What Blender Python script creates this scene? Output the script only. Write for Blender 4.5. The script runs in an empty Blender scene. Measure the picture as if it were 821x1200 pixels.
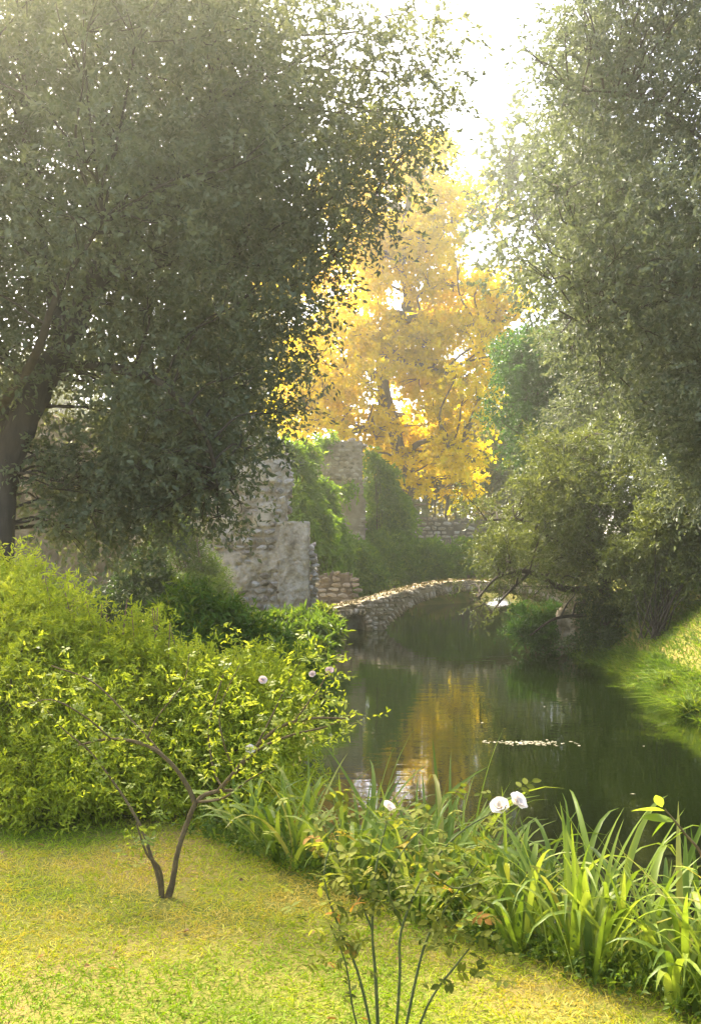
import bpy, bmesh, math, random
import numpy as np
from mathutils import Vector, Matrix

random.seed(11)
rng = np.random.default_rng(11)
scene = bpy.context.scene
COL = scene.collection
R = math.radians

# ------------------------------------------------------------------ camera
F = 1287.0                      # focal length in pixels of the 1200 px high picture
EYE = 2.6                       # metres above the water
PITCH = math.atan(40 / F)
cam = bpy.data.cameras.new('camera')
cam.sensor_fit = 'VERTICAL'; cam.sensor_height = 36; cam.sensor_width = 36
cam.lens = 36 * F / 1200
cam.clip_start = 0.05; cam.clip_end = 3000
camo = bpy.data.objects.new('camera', cam); COL.objects.link(camo)
camo.location = (0, 0, EYE); camo.rotation_euler = (math.pi / 2 + PITCH, 0, 0)
scene.camera = camo

# ------------------------------------------------------------------ sky, sun, exposure
SUN_EL, SUN_AZ = 46.0, -28.0      # azimuth measured from +Y towards +X
w = bpy.data.worlds.new('World'); scene.world = w; w.use_nodes = True
nt = w.node_tree
sky = nt.nodes.new('ShaderNodeTexSky'); sky.sky_type = 'NISHITA'; sky.sun_disc = False
sky.sun_elevation = R(SUN_EL); sky.sun_rotation = R(SUN_AZ)
sky.air_density = 0.45; sky.dust_density = 3.5; sky.ozone_density = 0.0; sky.altitude = 50
nt.links.new(sky.outputs[0], nt.nodes['Background'].inputs[0])
nt.nodes['Background'].inputs[1].default_value = 0.15
sl = bpy.data.lights.new('sun', 'SUN'); sl.energy = 3.0; sl.angle = R(10); sl.color = (1.0, 0.88, 0.68)
so = bpy.data.objects.new('sun', sl); COL.objects.link(so)
sd = Vector((math.sin(R(SUN_AZ)) * math.cos(R(SUN_EL)), math.cos(R(SUN_AZ)) * math.cos(R(SUN_EL)), math.sin(R(SUN_EL))))
so.rotation_euler = (-sd).to_track_quat('-Z', 'Y').to_euler(); so.location = (0, 0, 40)
scene.view_settings.view_transform = 'Standard'; scene.view_settings.look = 'None'
scene.view_settings.exposure = 2.95; scene.view_settings.gamma = 1.0
scene.render.engine = 'CYCLES'
cy = scene.cycles
cy.use_denoising = True
cy.max_bounces = 8; cy.diffuse_bounces = 5; cy.glossy_bounces = 3; cy.transmission_bounces = 5; cy.volume_bounces = 0
cy.caustics_reflective = False; cy.caustics_refractive = False
cy.sample_clamp_indirect = 4.0

# ------------------------------------------------------------------ helpers
FWD = Vector((0, math.cos(PITCH), math.sin(PITCH))); UPV = Vector((0, -math.sin(PITCH), math.cos(PITCH)))
def at(px, py, d):
    """world point seen at photograph pixel (px,py), d metres ahead"""
    v = FWD + Vector((1, 0, 0)) * ((px - 410.5) / F) - UPV * ((py - 600) / F)
    v *= d / v.y
    return Vector((v.x, v.y, v.z + EYE))

def nrm(a):
    return a / np.maximum(np.linalg.norm(a, axis=-1, keepdims=True), 1e-9)

def rdir(*shape):
    return nrm(rng.normal(size=shape + (3,)))

def mesh_np(name, V, Fa, tint=None, smooth=False):
    me = bpy.data.meshes.new(name)
    V = np.asarray(V, dtype=np.float32); Fa = np.asarray(Fa, dtype=np.int32)
    n, k = Fa.shape
    me.vertices.add(len(V)); me.vertices.foreach_set('co', V.ravel())
    me.loops.add(n * k); me.loops.foreach_set('vertex_index', Fa.ravel())
    me.polygons.add(n); me.polygons.foreach_set('loop_start', np.arange(n, dtype=np.int32) * k)
    if smooth: me.polygons.foreach_set('use_smooth', np.ones(n, dtype=bool))
    me.update(calc_edges=True)
    if tint is not None:
        a = me.attributes.new('tint', 'FLOAT_COLOR', 'POINT')
        c = np.ones((len(V), 4), dtype=np.float32); c[:, :tint.shape[1]] = tint
        a.data.foreach_set('color', c.ravel())
    return me

def obj(name, me, mat=None, parent=None, loc=None):
    o = bpy.data.objects.new(name, me); COL.objects.link(o)
    if mat is not None and me is not None and len(me.materials) == 0: me.materials.append(mat)
    if parent is not None: o.parent = parent
    if loc is not None: o.location = loc
    return o

def tag(o, label, cat, group=None, kind=None):
    o['label'] = label; o['category'] = cat
    if group: o['group'] = group
    if kind: o['kind'] = kind
    return o

def thing(name, label, cat, loc, group=None, rz=0):
    o = bpy.data.objects.new(name, None); COL.objects.link(o)
    o.location = loc; o.rotation_euler = (0, 0, rz); o.empty_display_size = 0.2
    return tag(o, label, cat, group)

def struct(o, label=None):
    o['kind'] = 'structure'
    if label: o['label'] = label
    return o

# value noise on numpy arrays ---------------------------------------------------
_perm = rng.random((64, 64, 64)).astype(np.float32)
def vnoise(x, y, z=0.0):
    x = np.asarray(x, float); y = np.asarray(y, float); z = np.broadcast_to(np.asarray(z, float), x.shape)
    xi = np.floor(x).astype(int); yi = np.floor(y).astype(int); zi = np.floor(z).astype(int)
    fx = x - xi; fy = y - yi; fz = z - zi
    fx = fx * fx * (3 - 2 * fx); fy = fy * fy * (3 - 2 * fy); fz = fz * fz * (3 - 2 * fz)
    g = lambda a, b, c: _perm[(xi + a) & 63, (yi + b) & 63, (zi + c) & 63]
    l = lambda a, b, t: a + (b - a) * t
    return l(l(l(g(0,0,0), g(1,0,0), fx), l(g(0,1,0), g(1,1,0), fx), fy), l(l(g(0,0,1), g(1,0,1), fx), l(g(0,1,1), g(1,1,1), fx), fy), fz)
def fbm(x, y, z=0.0, o=4):
    s = 0; a = 0.5
    for i in range(o):
        s = s + a * vnoise(np.asarray(x) * 2 ** i + 7.3 * i, np.asarray(y) * 2 ** i + 3.1 * i, np.asarray(z) * 2 ** i); a *= 0.5
    return s / (1 - 0.5 ** o)
def sstep(a, b, x):
    t = np.clip((x - a) / (b - a), 0, 1); return t * t * (3 - 2 * t)

# tubes -------------------------------------------------------------------------
def smooth_path(pts, sub=4):
    """Catmull-Rom through [(x,y,z,r)...]"""
    p = np.array(pts, float)
    if len(p) < 3: 
        t = np.linspace(0, 1, sub + 1)[:, None]; return p[0] * (1 - t) + p[-1] * t
    q = np.vstack([2 * p[0] - p[1], p, 2 * p[-1] - p[-2]])
    out = []
    for i in range(1, len(q) - 2):
        a, b, c, d = q[i - 1], q[i], q[i + 1], q[i + 2]
        for t in np.linspace(0, 1, sub, endpoint=False):
            out.append(0.5 * (2 * b + (c - a) * t + (2 * a - 5 * b + 4 * c - d) * t * t + (3 * b - a - 3 * c + d) * t ** 3))
    out.append(p[-1]); out = np.array(out); out[:, 3] = np.maximum(out[:, 3], 0.0008)
    return out
def tube_arrays(path, sides=7, rough=0.0, base=0):
    p = np.asarray(path, float); n = len(p)
    T = np.gradient(p[:, :3], axis=0); T = nrm(T)
    ref = np.array([0.31, 0.17, 0.93]); ref = np.where(np.abs(T @ ref)[:, None] > 0.95, np.array([[1.0, 0, 0]]), ref[None])
    A = nrm(np.cross(T, ref)); B = np.cross(T, A)
    ang = np.linspace(0, 2 * np.pi, sides, endpoint=False)
    r = p[:, 3][:, None] * (1 + rough * rng.normal(size=(n, sides)))
    V = p[:, None, :3] + (A[:, None] * np.cos(ang)[None, :, None] + B[:, None] * np.sin(ang)[None, :, None]) * r[..., None]
    V = V.reshape(-1, 3)
    i = np.arange(n - 1)[:, None] * sides; j = np.arange(sides)[None]; k = (j + 1) % sides
    Fq = np.stack([i + j, i + k, i + sides + k, i + sides + j], -1).reshape(-1, 4) + base
    cap = [[base + 0, base + s, base + s + 1, base + s + 1] for s in range(1, 1)]
    return V, Fq
def tubes_mesh(name, paths, sides=7, rough=0.0, origin=(0, 0, 0)):
    Vs, Fs, b = [], [], 0
    for p in paths:
        v, f = tube_arrays(p, sides, rough, b); Vs.append(v); Fs.append(f); b += len(v)
    return mesh_np(name, np.vstack(Vs) - np.array(origin), np.vstack(Fs), smooth=True)

# leaves ------------------------------------------------------------------------
def leaf_arrays(P, D, U, L, W, fold=0.18, bend=0.15, hexa=False):
    D = nrm(D); S = nrm(np.cross(D, U)); U = np.cross(S, D)
    L = np.asarray(L)[:, None]; W = np.asarray(W)[:, None]; n = len(P)
    if not hexa:
        V = np.stack([P, P + D * L * .45 + S * W * .5 + U * W * fold, P + D * L - U * L * bend, P + D * L * .45 - S * W * .5 + U * W * fold], 1)
        Fa = np.array([[0, 1, 2], [0, 2, 3]]); k = 4
    else:
        V = np.stack([P, P + D * L * .28 + S * W * .42 + U * W * fold, P + D * L * .64 + S * W * .42 + U * (W * fold - L * bend * .3), P + D * L - U * L * bend,
                      P + D * L * .64 - S * W * .42 + U * (W * fold - L * bend * .3), P + D * L * .28 - S * W * .42 + U * W * fold], 1)
        Fa = np.array([[0, 1, 2, 3], [0, 3, 4, 5]]); k = 6
    Fo = (np.arange(n)[:, None, None] * k + Fa[None]).reshape(-1, Fa.shape[1])
    return V.reshape(-1, 3), Fo, k

def sprig_leaves(O, A, slen, k, spread=0.9, droop=0.25, updir=0.7, fall=0.0):
    n = len(O)
    t = np.linspace(0.1, 1, k)[None] + rng.normal(0, .05, (n, k))
    ll = slen * (0.6 + 0.8 * rng.random(n))[:, None]
    P = O[:, None] + A[:, None] * (t * ll)[..., None]
    P[..., 2] -= droop * ll * t * t
    P += rng.normal(0, 0.06, P.shape) * slen
    D = A[:, None] * 0.6 + spread * rdir(n, k); D[..., 2] -= fall
    U = rdir(n, k) * 0.8; U[..., 2] += updir
    return P.reshape(-1, 3), nrm(D.reshape(-1, 3)), nrm(U.reshape(-1, 3))

def foliage_mesh(name, boughs, nspr, k, slen, L, W, origin=(0, 0, 0), spread=0.9, droop=0.25, updir=0.7, fall=0.0, outward=1.0, up=0.1, shell=0.45, hexa=False, ground=None, bend=0.15, fold=0.18):
    """boughs: (n,6) centre + radii; leaves sit on sprigs spread through every bough"""
    B = np.asarray(boughs, float); n = len(B)
    vol = (B[:, 3] * B[:, 4] + B[:, 4] * B[:, 5] + B[:, 3] * B[:, 5]); cnt = np.maximum(2, (nspr * vol / vol.mean()).astype(int))
    idx = np.repeat(np.arange(n), cnt); m = len(idx)
    d = rdir(m); r = rng.random(m) ** shell
    O = B[idx, :3] + d * r[:, None] * B[idx, 3:]
    A = nrm(d * outward + rdir(m) * 0.8 + np.array([0, 0, up]))
    P, D, U = sprig_leaves(O, A, slen, k, spread, droop, updir, fall)
    bt = rng.random(n)[idx]; st = rng.random(m)
    tint = np.stack([np.repeat(0.45 * bt + 0.35 * st, k) + 0.2 * rng.random(m * k), rng.random(m * k), np.repeat(st, k)], 1)
    if ground is not None:
        keep = P[:, 2] > ground; P, D, U, tint = P[keep], D[keep], U[keep], tint[keep]
    N = len(P); s = 0.65 + 0.6 * rng.random(N)
    V, Fa, q = leaf_arrays(P, D, U, L * s, W * s, bend=bend, fold=fold, hexa=hexa)
    return mesh_np(name, V - np.array(origin), Fa, np.repeat(tint, q, axis=0))

# ------------------------------------------------------------------ materials
def newmat(name):
    m = bpy.data.materials.new(name); m.use_nodes = True
    nt = m.node_tree; b = nt.nodes['Principled BSDF']
    return m, nt, b
def node(nt, t, **kw):
    n = nt.nodes.new(t)
    for k, v in kw.items(): setattr(n, k, v)
    return n
def ramp(nt, stops):
    r = node(nt, 'ShaderNodeValToRGB'); e = r.color_ramp.elements
    while len(e) < len(stops): e.new(0.5)
    for i, (p, c) in enumerate(stops): e[i].position = p; e[i].color = (*c, 1)
    return r
def leaf_mat(name, stops, trans=0.45, rough=0.45, tcol=(1.15, 1.1, 0.5), objrand=False, spec=0.15):
    m, nt, b = newmat(name)
    r = ramp(nt, stops)
    if objrand:
        oi = node(nt, 'ShaderNodeObjectInfo'); nt.links.new(oi.outputs['Random'], r.inputs[0])
    else:
        a = node(nt, 'ShaderNodeAttribute', attribute_name='tint'); s = node(nt, 'ShaderNodeSeparateColor')
        nt.links.new(a.outputs['Color'], s.inputs[0]); nt.links.new(s.outputs[0], r.inputs[0])
    nt.links.new(r.outputs[0], b.inputs['Base Color'])
    b.inputs['Roughness'].default_value = rough; b.inputs['Specular IOR Level'].default_value = spec
    t = node(nt, 'ShaderNodeBsdfTranslucent')
    mx = node(nt, 'ShaderNodeMix', data_type='RGBA', blend_type='MULTIPLY'); mx.inputs[0].default_value = 1
    nt.links.new(r.outputs[0], mx.inputs[6]); mx.inputs[7].default_value = (*tcol, 1)
    nt.links.new(mx.outputs[2], t.inputs[0])
    ms = node(nt, 'ShaderNodeMixShader'); ms.inputs[0].default_value = trans
    nt.links.new(b.outputs[0], ms.inputs[1]); nt.links.new(t.outputs[0], ms.inputs[2])
    nt.links.new(ms.outputs[0], nt.nodes['Material Output'].inputs[0])
    return m
def noisy_mat(name, stops, scale=6.0, detail=6, rough=0.9, bump=0.4, bscale=None, coord='Object', objrand=0.0, dist=0.02, stretch=None):
    m, nt, b = newmat(name)
    tc = node(nt, 'ShaderNodeTexCoord'); src = tc.outputs[coord]
    if stretch:
        mp = node(nt, 'ShaderNodeMapping'); mp.inputs['Scale'].default_value = stretch
        nt.links.new(src, mp.inputs[0]); src = mp.outputs[0]
    n1 = node(nt, 'ShaderNodeTexNoise'); n1.inputs['Scale'].default_value = scale; n1.inputs['Detail'].default_value = detail; n1.inputs['Roughness'].default_value = 0.65
    nt.links.new(src, n1.inputs['Vector'])
    r = ramp(nt, stops); fac = n1.outputs[0]
    if objrand:
        oi = node(nt, 'ShaderNodeObjectInfo'); ma = node(nt, 'ShaderNodeMath', operation='MULTIPLY_ADD')
        nt.links.new(oi.outputs['Random'], ma.inputs[0]); ma.inputs[1].default_value = objrand; 
        sb = node(nt, 'ShaderNodeMath', operation='SUBTRACT'); nt.links.new(fac, sb.inputs[0]); sb.inputs[1].default_value = objrand / 2
        nt.links.new(sb.outputs[0], ma.inputs[2]); fac = ma.outputs[0]
    nt.links.new(fac, r.inputs[0]); nt.links.new(r.outputs[0], b.inputs['Base Color'])
    b.inputs['Roughness'].default_value = rough; b.inputs['Specular IOR Level'].default_value = 0.2
    if bump:
        n2 = node(nt, 'ShaderNodeTexNoise'); n2.inputs['Scale'].default_value = bscale or scale * 4; n2.inputs['Detail'].default_value = 8
        nt.links.new(src, n2.inputs['Vector'])
        bp = node(nt, 'ShaderNodeBump'); bp.inputs['Strength'].default_value = bump; bp.inputs['Distance'].default_value = dist
        nt.links.new(n2.outputs[0], bp.inputs['Height']); nt.links.new(bp.outputs[0], b.inputs['Normal'])
    return m

M = {}
M['oak'] = leaf_mat('oak_leaf', [(0.0, (.075, .095, .050)), (0.5, (.125, .150, .082)), (1, (.21, .235, .14))], trans=0.45, tcol=(1.2, 1.1, .55))
M['oak2'] = leaf_mat('oak_leaf_right', [(0.0, (.072, .092, .052)), (0.5, (.118, .142, .082)), (1, (.20, .225, .14))], trans=0.36, tcol=(1.12, 1.1, .65))
M['yellow'] = leaf_mat('plane_leaf', [(0.0, (.36, .32, .015)), (0.25, (.60, .48, .004)), (0.7, (.87, .71, .006)), (1, (.48, .55, .02))], trans=0.6, tcol=(1.18, 1.12, .4))
M['pale'] = leaf_mat('pale_leaf', [(0.0, (.12, .12, .03)), (0.6, (.24, .21, .05)), (1, (.32, .24, .04))], trans=0.5)
M['willow'] = leaf_mat('willow_leaf', [(0.0, (.070, .095, .028)), (0.5, (.11, .138, .038)), (1, (.18, .20, .065))], trans=0.35)
M['deckmoss'] = leaf_mat('deck_moss', [(0.0, (.07, .075, .016)), (0.6, (.12, .10, .03)), (1, (.18, .135, .05))], trans=.05, rough=.9, spec=.02)
M['green'] = leaf_mat('green_leaf', [(0.0, (.035, .085, .018)), (0.6, (.06, .14, .028)), (1, (.11, .20, .04))], trans=0.4)
M['vine'] = leaf_mat('vine_leaf', [(0.0, (.08, .15, .016)), (0.5, (.16, .27, .026)), (1, (.30, .40, .04))], trans=0.55)
M['hedge'] = leaf_mat('hedge_leaf', [(0.0, (.06, .105, .014)), (0.5, (.115, .18, .022)), (1, (.22, .28, .035))], trans=0.5)
M['lime'] = leaf_mat('lime_leaf', [(0.0, (.20, .26, .018)), (0.5, (.36, .42, .03)), (1, (.52, .53, .07))], trans=0.5)
M['rosegreen'] = leaf_mat('rose_leaf_pale', [(0.0, (.14, .19, .03)), (0.6, (.25, .31, .05)), (1, (.36, .38, .07))], trans=0.5, objrand=True)
M['roseleaf'] = leaf_mat('rose_leaf', [(0.0, (.065, .085, .014)), (0.5, (.12, .138, .022)), (0.92, (.19, .20, .035)), (0.97, (.22, .12, .03)), (1, (.40, .20, .04))], trans=0.5, objrand=True, spec=.04, rough=.65)
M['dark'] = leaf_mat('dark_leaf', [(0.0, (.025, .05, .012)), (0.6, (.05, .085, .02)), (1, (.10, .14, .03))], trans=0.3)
M['lance'] = leaf_mat('lance_leaf', [(0.0, (.05, .10, .014)), (0.5, (.11, .18, .02)), (1, (.30, .32, .03))], trans=0.4)
M['iris'] = leaf_mat('iris_leaf', [(0.0, (.10, .16, .018)), (0.5, (.185, .255, .034)), (0.9, (.27, .33, .055)), (1, (.34, .31, .08))], trans=0.45, objrand=True, rough=0.4)
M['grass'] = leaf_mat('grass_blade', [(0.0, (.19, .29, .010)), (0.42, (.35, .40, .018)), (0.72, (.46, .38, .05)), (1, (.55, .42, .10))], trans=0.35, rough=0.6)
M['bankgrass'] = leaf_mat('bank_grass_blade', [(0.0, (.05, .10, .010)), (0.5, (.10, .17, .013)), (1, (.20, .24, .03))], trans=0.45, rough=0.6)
M['petal'] = leaf_mat('rose_petal', [(0.0, (.80, .74, .62)), (1, (.85, .78, .70))], trans=0.4, tcol=(1, .97, .9), objrand=True)
M['flotsam'] = leaf_mat('floating_leaf', [(0.0, (.30, .28, .20)), (1, (.32, .30, .22))], trans=.1, objrand=True)
M['pink'] = leaf_mat('pink_petal', [(0.0, (.78, .60, .54)), (1, (.82, .68, .60))], trans=0.4, tcol=(1, .9, .85), objrand=True)
M['bark'] = noisy_mat('bark', [(0.3, (.030, .022, .015)), (0.7, (.085, .065, .045))], scale=5, bump=0.7, bscale=14, stretch=(1, 1, .25), dist=.03)
M['barkpale'] = noisy_mat('bark_pale', [(0.3, (.10, .075, .045)), (0.7, (.24, .19, .12))], scale=4, bump=0.5, bscale=12, stretch=(1, 1, .4), dist=.03)
M['stem'] = noisy_mat('rose_stem', [(0.3, (.075, .052, .022)), (0.7, (.16, .115, .05))], scale=40, bump=0.6, bscale=120, dist=.004)
M['stemgreen'] = noisy_mat('green_stem', [(0.3, (.05, .07, .02)), (0.7, (.11, .12, .04))], scale=40, bump=0.3, bscale=120, dist=.003)
M['mortar'] = noisy_mat('mortar', [(0.3, (.17, .125, .078)), (0.5, (.30, .235, .155)), (0.72, (.42, .345, .24))], scale=1.6, detail=9, bump=0.8, bscale=16, dist=.04)
M['plaster'] = noisy_mat('plaster', [(0.30, (.13, .10, .062)), (0.42, (.31, .25, .165)), (0.52, (.46, .395, .29)), (0.60, (.55, .485, .38)), (0.75, (.35, .29, .20))], scale=1.9, detail=12, bump=1.0, bscale=9, dist=.09)
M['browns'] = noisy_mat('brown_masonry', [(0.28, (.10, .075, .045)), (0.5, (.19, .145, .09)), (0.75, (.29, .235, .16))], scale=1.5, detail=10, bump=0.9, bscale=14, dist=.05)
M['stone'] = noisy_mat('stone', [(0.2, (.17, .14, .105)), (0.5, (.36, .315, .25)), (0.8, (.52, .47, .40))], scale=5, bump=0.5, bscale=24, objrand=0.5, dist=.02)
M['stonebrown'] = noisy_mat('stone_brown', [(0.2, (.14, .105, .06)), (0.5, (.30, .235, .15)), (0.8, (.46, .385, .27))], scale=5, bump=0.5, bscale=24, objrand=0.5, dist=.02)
M['moss'] = noisy_mat('mossy_stone', [(0.22, (.09, .085, .026)), (0.40, (.24, .185, .10)), (0.58, (.42, .35, .24)), (0.82, (.58, .52, .41))], scale=3, bump=0.6, bscale=18, objrand=0.35, dist=.03)

# ------------------------------------------------------------------ ground
LA = np.array([-0.65, 5.97]); LN = np.array([0.7714, 0.6365])      # lawn edge above the river
def river_left(y): return np.interp(y, [-20, 6, 9, 14, 24, 34.9, 35.8, 36.4, 40, 44, 47.5, 51, 60, 120], [-.5, -.5, -.35, -.45, -.35, -.4, .45, .6, .8, 1.3, 2.6, 6, 8.8, 13])
def river_right(y): return np.interp(y, [-20, 4, 13, 16, 22, 27, 30, 36, 46, 60, 120], [18, 9.5, 5.6, 5.2, 5.5, 5.2, 5.6, 7.2, 8.0, 8.5, 12])
def ground_z(x, y):
    x = np.asarray(x, float); y = np.asarray(y, float)
    s = (x - LA[0]) * LN[0] + (y - LA[1]) * LN[1]
    wob = 0.6 * (fbm(x * .5, y * .5, 3.3) - .5)
    a = s - 1.9 + wob * .3; b = x - river_left(y) + wob; c = river_right(y) - x + wob
    ab = np.minimum(a, b); ins = np.minimum(ab, c); out = -ins
    wet = -0.08 - 0.45 * np.clip(ins, 0, 2)
    near = sstep(11, 7, y)
    left = (0.85 + .15 * near) * sstep(-.05, 1.9, -ab) + 1.0 * sstep(40, 70, y) * sstep(.5, 6, -ab)
    right = np.interp(-c, [0, .3, 1.7, 4, 30], [0, .45, 1.75, 2.6, 4.0])
    k = sstep(-.6, .6, ab - c); land = left * (1 - k) + right * k
    z = np.where(ins > 0, wet, land - .06)
    z = z + 0.035 * (fbm(x * 1.7, y * 1.7, 9.1) - .5) * np.where(ins > 0, .3, 1) + 0.25 * (fbm(x * .2, y * .2, 5.) - .5) * sstep(9, 20, np.abs(y) + np.abs(x) * .5)
    return z
def axis(segs):
    out = []
    for a, b, st in segs: out += list(np.arange(a, b, st))
    return np.array(out + [segs[-1][1]])
gx = axis([(-95, -14, 2.5), (-14, -5, .4), (-5, 9, .13), (9, 16, .5), (16, 95, 2.5)])
gy = axis([(-40, 1, 2), (1, 12, .11), (12, 48, .28), (48, 118, 1.6)])
X, Y = np.meshgrid(gx, gy); Z = ground_z(X, Y)
V = np.stack([X, Y, Z], -1).reshape(-1, 3); nx = len(gx); ny = len(gy)
ii, jj = np.meshgrid(np.arange(nx - 1), np.arange(ny - 1)); q = jj * nx + ii
Fq = np.stack([q, q + 1, q + nx + 1, q + nx], -1).reshape(-1, 4)
m, nt, b = newmat('earth_and_turf')
tc = node(nt, 'ShaderNodeTexCoord')
n1 = node(nt, 'ShaderNodeTexNoise'); n1.inputs['Scale'].default_value = 1.4; n1.inputs['Detail'].default_value = 8
n2 = node(nt, 'ShaderNodeTexNoise'); n2.inputs['Scale'].default_value = 45; n2.inputs['Detail'].default_value = 4
nt.links.new(tc.outputs['Object'], n1.inputs['Vector']); nt.links.new(tc.outputs['Object'], n2.inputs['Vector'])
ad = node(nt, 'ShaderNodeMath', operation='MULTIPLY_ADD'); nt.links.new(n2.outputs[0], ad.inputs[0]); ad.inputs[1].default_value = .5; 
sb = node(nt, 'ShaderNodeMath', operation='SUBTRACT'); nt.links.new(n1.outputs[0], sb.inputs[0]); sb.inputs[1].default_value = .25
nt.links.new(sb.outputs[0], ad.inputs[2])
r = ramp(nt, [(0.3, (.09, .11, .014)), (0.5, (.17, .16, .03)), (0.7, (.22, .16, .05))])
nt.links.new(ad.outputs[0], r.inputs[0]); nt.links.new(r.outputs[0], b.inputs['Base Color']); b.inputs['Roughness'].default_value = 1; b.inputs['Specular IOR Level'].default_value = .1
bp = node(nt, 'ShaderNodeBump'); bp.inputs['Distance'].default_value = .02; nt.links.new(n2.outputs[0], bp.inputs['Height']); nt.links.new(bp.outputs[0], b.inputs['Normal'])
ground = struct(obj('ground', mesh_np('ground', V, Fq, smooth=True), m))
def gz(x, y): return float(ground_z(np.array([x]), np.array([y]))[0])

# ------------------------------------------------------------------ water
m, nt, b = newmat('river_water')
b.inputs['Base Color'].default_value = (.004, .0075, .001, 1); b.inputs['Roughness'].default_value = .035; b.inputs['IOR'].default_value = 1.36
tc = node(nt, 'ShaderNodeTexCoord'); mp = node(nt, 'ShaderNodeMapping'); mp.inputs['Scale'].default_value = (1.0, 2.2, 1)
nt.links.new(tc.outputs['Object'], mp.inputs[0])
n1 = node(nt, 'ShaderNodeTexNoise'); n1.inputs['Scale'].default_value = 1.1; n1.inputs['Detail'].default_value = 3
n2 = node(nt, 'ShaderNodeTexNoise'); n2.inputs['Scale'].default_value = 7; n2.inputs['Detail'].default_value = 2
nt.links.new(mp.outputs[0], n1.inputs['Vector']); nt.links.new(mp.outputs[0], n2.inputs['Vector'])
ad = node(nt, 'ShaderNodeMath', operation='MULTIPLY_ADD'); nt.links.new(n2.outputs[0], ad.inputs[0]); ad.inputs[1].default_value = .12; nt.links.new(n1.outputs[0], ad.inputs[2])
bp = node(nt, 'ShaderNodeBump'); bp.inputs['Strength'].default_value = .07; bp.inputs['Distance'].default_value = .05
nt.links.new(ad.outputs[0], bp.inputs['Height']); nt.links.new(bp.outputs[0], b.inputs['Normal'])
wx = np.array([-3, 30.]); wy = np.array([-20, 110.])
V = np.array([[wx[0], wy[0], 0], [wx[1], wy[0], 0], [wx[1], wy[1], 0], [wx[0], wy[1], 0]])
struct(obj('river_water', mesh_np('river_water', V, [[0, 1, 2, 3]]), m))

# ------------------------------------------------------------------ stones
def stone_mesh(seed):
    rr = random.Random(seed); bm = bmesh.new()
    for i in range(22):
        v = Vector((rr.gauss(0, 1), rr.gauss(0, 1), rr.gauss(0, 1))).normalized()
        mxx = max(abs(v.x), abs(v.y), abs(v.z)); v = v * .45 + v / mxx * .55
        bm.verts.new(v * .5 * (0.86 + .2 * rr.random()))
    r = bmesh.ops.convex_hull(bm, input=bm.verts)
    bmesh.ops.delete(bm, geom=[g for g in r['geom_interior'] if isinstance(g, bmesh.types.BMVert)], context='VERTS')
    me = bpy.data.meshes.new('stone'); bm.to_mesh(me); bm.free(); return me
def stone_set(mat, n=9, seed=0):
    out = []
    for i in range(n):
        me = stone_mesh(seed + i); me.materials.append(mat); out.append(me)
    return out
ST_GREY = stone_set(M['stone'], seed=10); ST_BROWN = stone_set(M['stonebrown'], seed=40); ST_MOSS = stone_set(M['moss'], seed=70)
def put_stone(parent, meshes, loc, size, tilt=.12):
    o = bpy.data.objects.new('stone', random.choice(meshes)); COL.objects.link(o); o.parent = parent
    o.location = loc; o.scale = size
    o.rotation_euler = (random.gauss(0, tilt), random.gauss(0, tilt), random.gauss(0, tilt))
    return o

def wall_mesh(W, H, T, inside, relief, cell=.05):
    """ruined wall standing on z=0, front towards -Y; inside(u,v) is the outline, relief(u,v) how far the front stands proud"""
    nu, nv = int(W / cell), int(H / cell)
    u = (np.arange(nu + 1)) * cell; v = np.arange(nv + 1) * cell
    UU, VV = np.meshgrid(u, v, indexing='ij')
    ju = rng.normal(0, cell * .2, UU.shape); jv = rng.normal(0, cell * .2, UU.shape)
    Ux, Vx = UU + ju, VV + jv
    rel = relief(UU, VV) + rng.normal(0, .006, UU.shape)
    Vf = np.stack([Ux, -rel, Vx], -1).reshape(-1, 3); Vb = np.stack([Ux, T + rng.normal(0, .03, UU.shape), Vx], -1).reshape(-1, 3)
    cu, cv = np.meshgrid(u[:-1] + cell / 2, v[:-1] + cell / 2, indexing='ij'); K = inside(cu, cv)
    N = (nu + 1) * (nv + 1); idx = lambda i, j: i * (nv + 1) + j
    faces = []
    I, J = np.nonzero(K)
    a, b_, c, d = idx(I, J), idx(I + 1, J), idx(I + 1, J + 1), idx(I, J + 1)
    faces.append(np.stack([a, b_, c, d], 1)); faces.append(np.stack([a, d, c, b_], 1) + N)
    Kp = np.pad(K, 1)
    for di, dj, p, q_ in ((-1, 0, d, a), (1, 0, b_, c), (0, -1, a, b_), (0, 1, c, d)):
        e = ~Kp[I + 1 + di, J + 1 + dj]
        faces.append(np.stack([q_[e], p[e], p[e] + N, q_[e] + N], 1))
    Fa = np.vstack(faces); Vall = np.vstack([Vf, Vb])
    used = np.unique(Fa); remap = np.zeros(len(Vall), int); remap[used] = np.arange(len(used))
    return mesh_np('masonry', Vall[used], remap[Fa])

def stone_courses(parent, meshes, W, H, want, inside, sw=(.16, .34), sh=(.12, .2), depth=.16, limit=290, y0=0.0, fill=0.96):
    n = 0; v = .05
    while v < H and n < limit:
        h = random.uniform(*sh); u = random.uniform(0, .1)
        while u < W and n < limit:
            w_ = random.uniform(*sw); cu, cv = u + w_ / 2, v + h / 2
            ok = bool(inside(np.array([[cu]]), np.array([[cv]]))[0, 0]) and bool(want(np.array([[cu]]), np.array([[cv]]))[0, 0])
            if ok:
                put_stone(parent, meshes, (cu, y0 - random.uniform(-.02, .03), cv + random.gauss(0, .012)), (w_ * fill, depth * random.uniform(.8, 1.3), h * fill * random.uniform(.8, 1.1)), .09); n += 1
            u += w_ + .012
        v += h + .01
    return n

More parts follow.
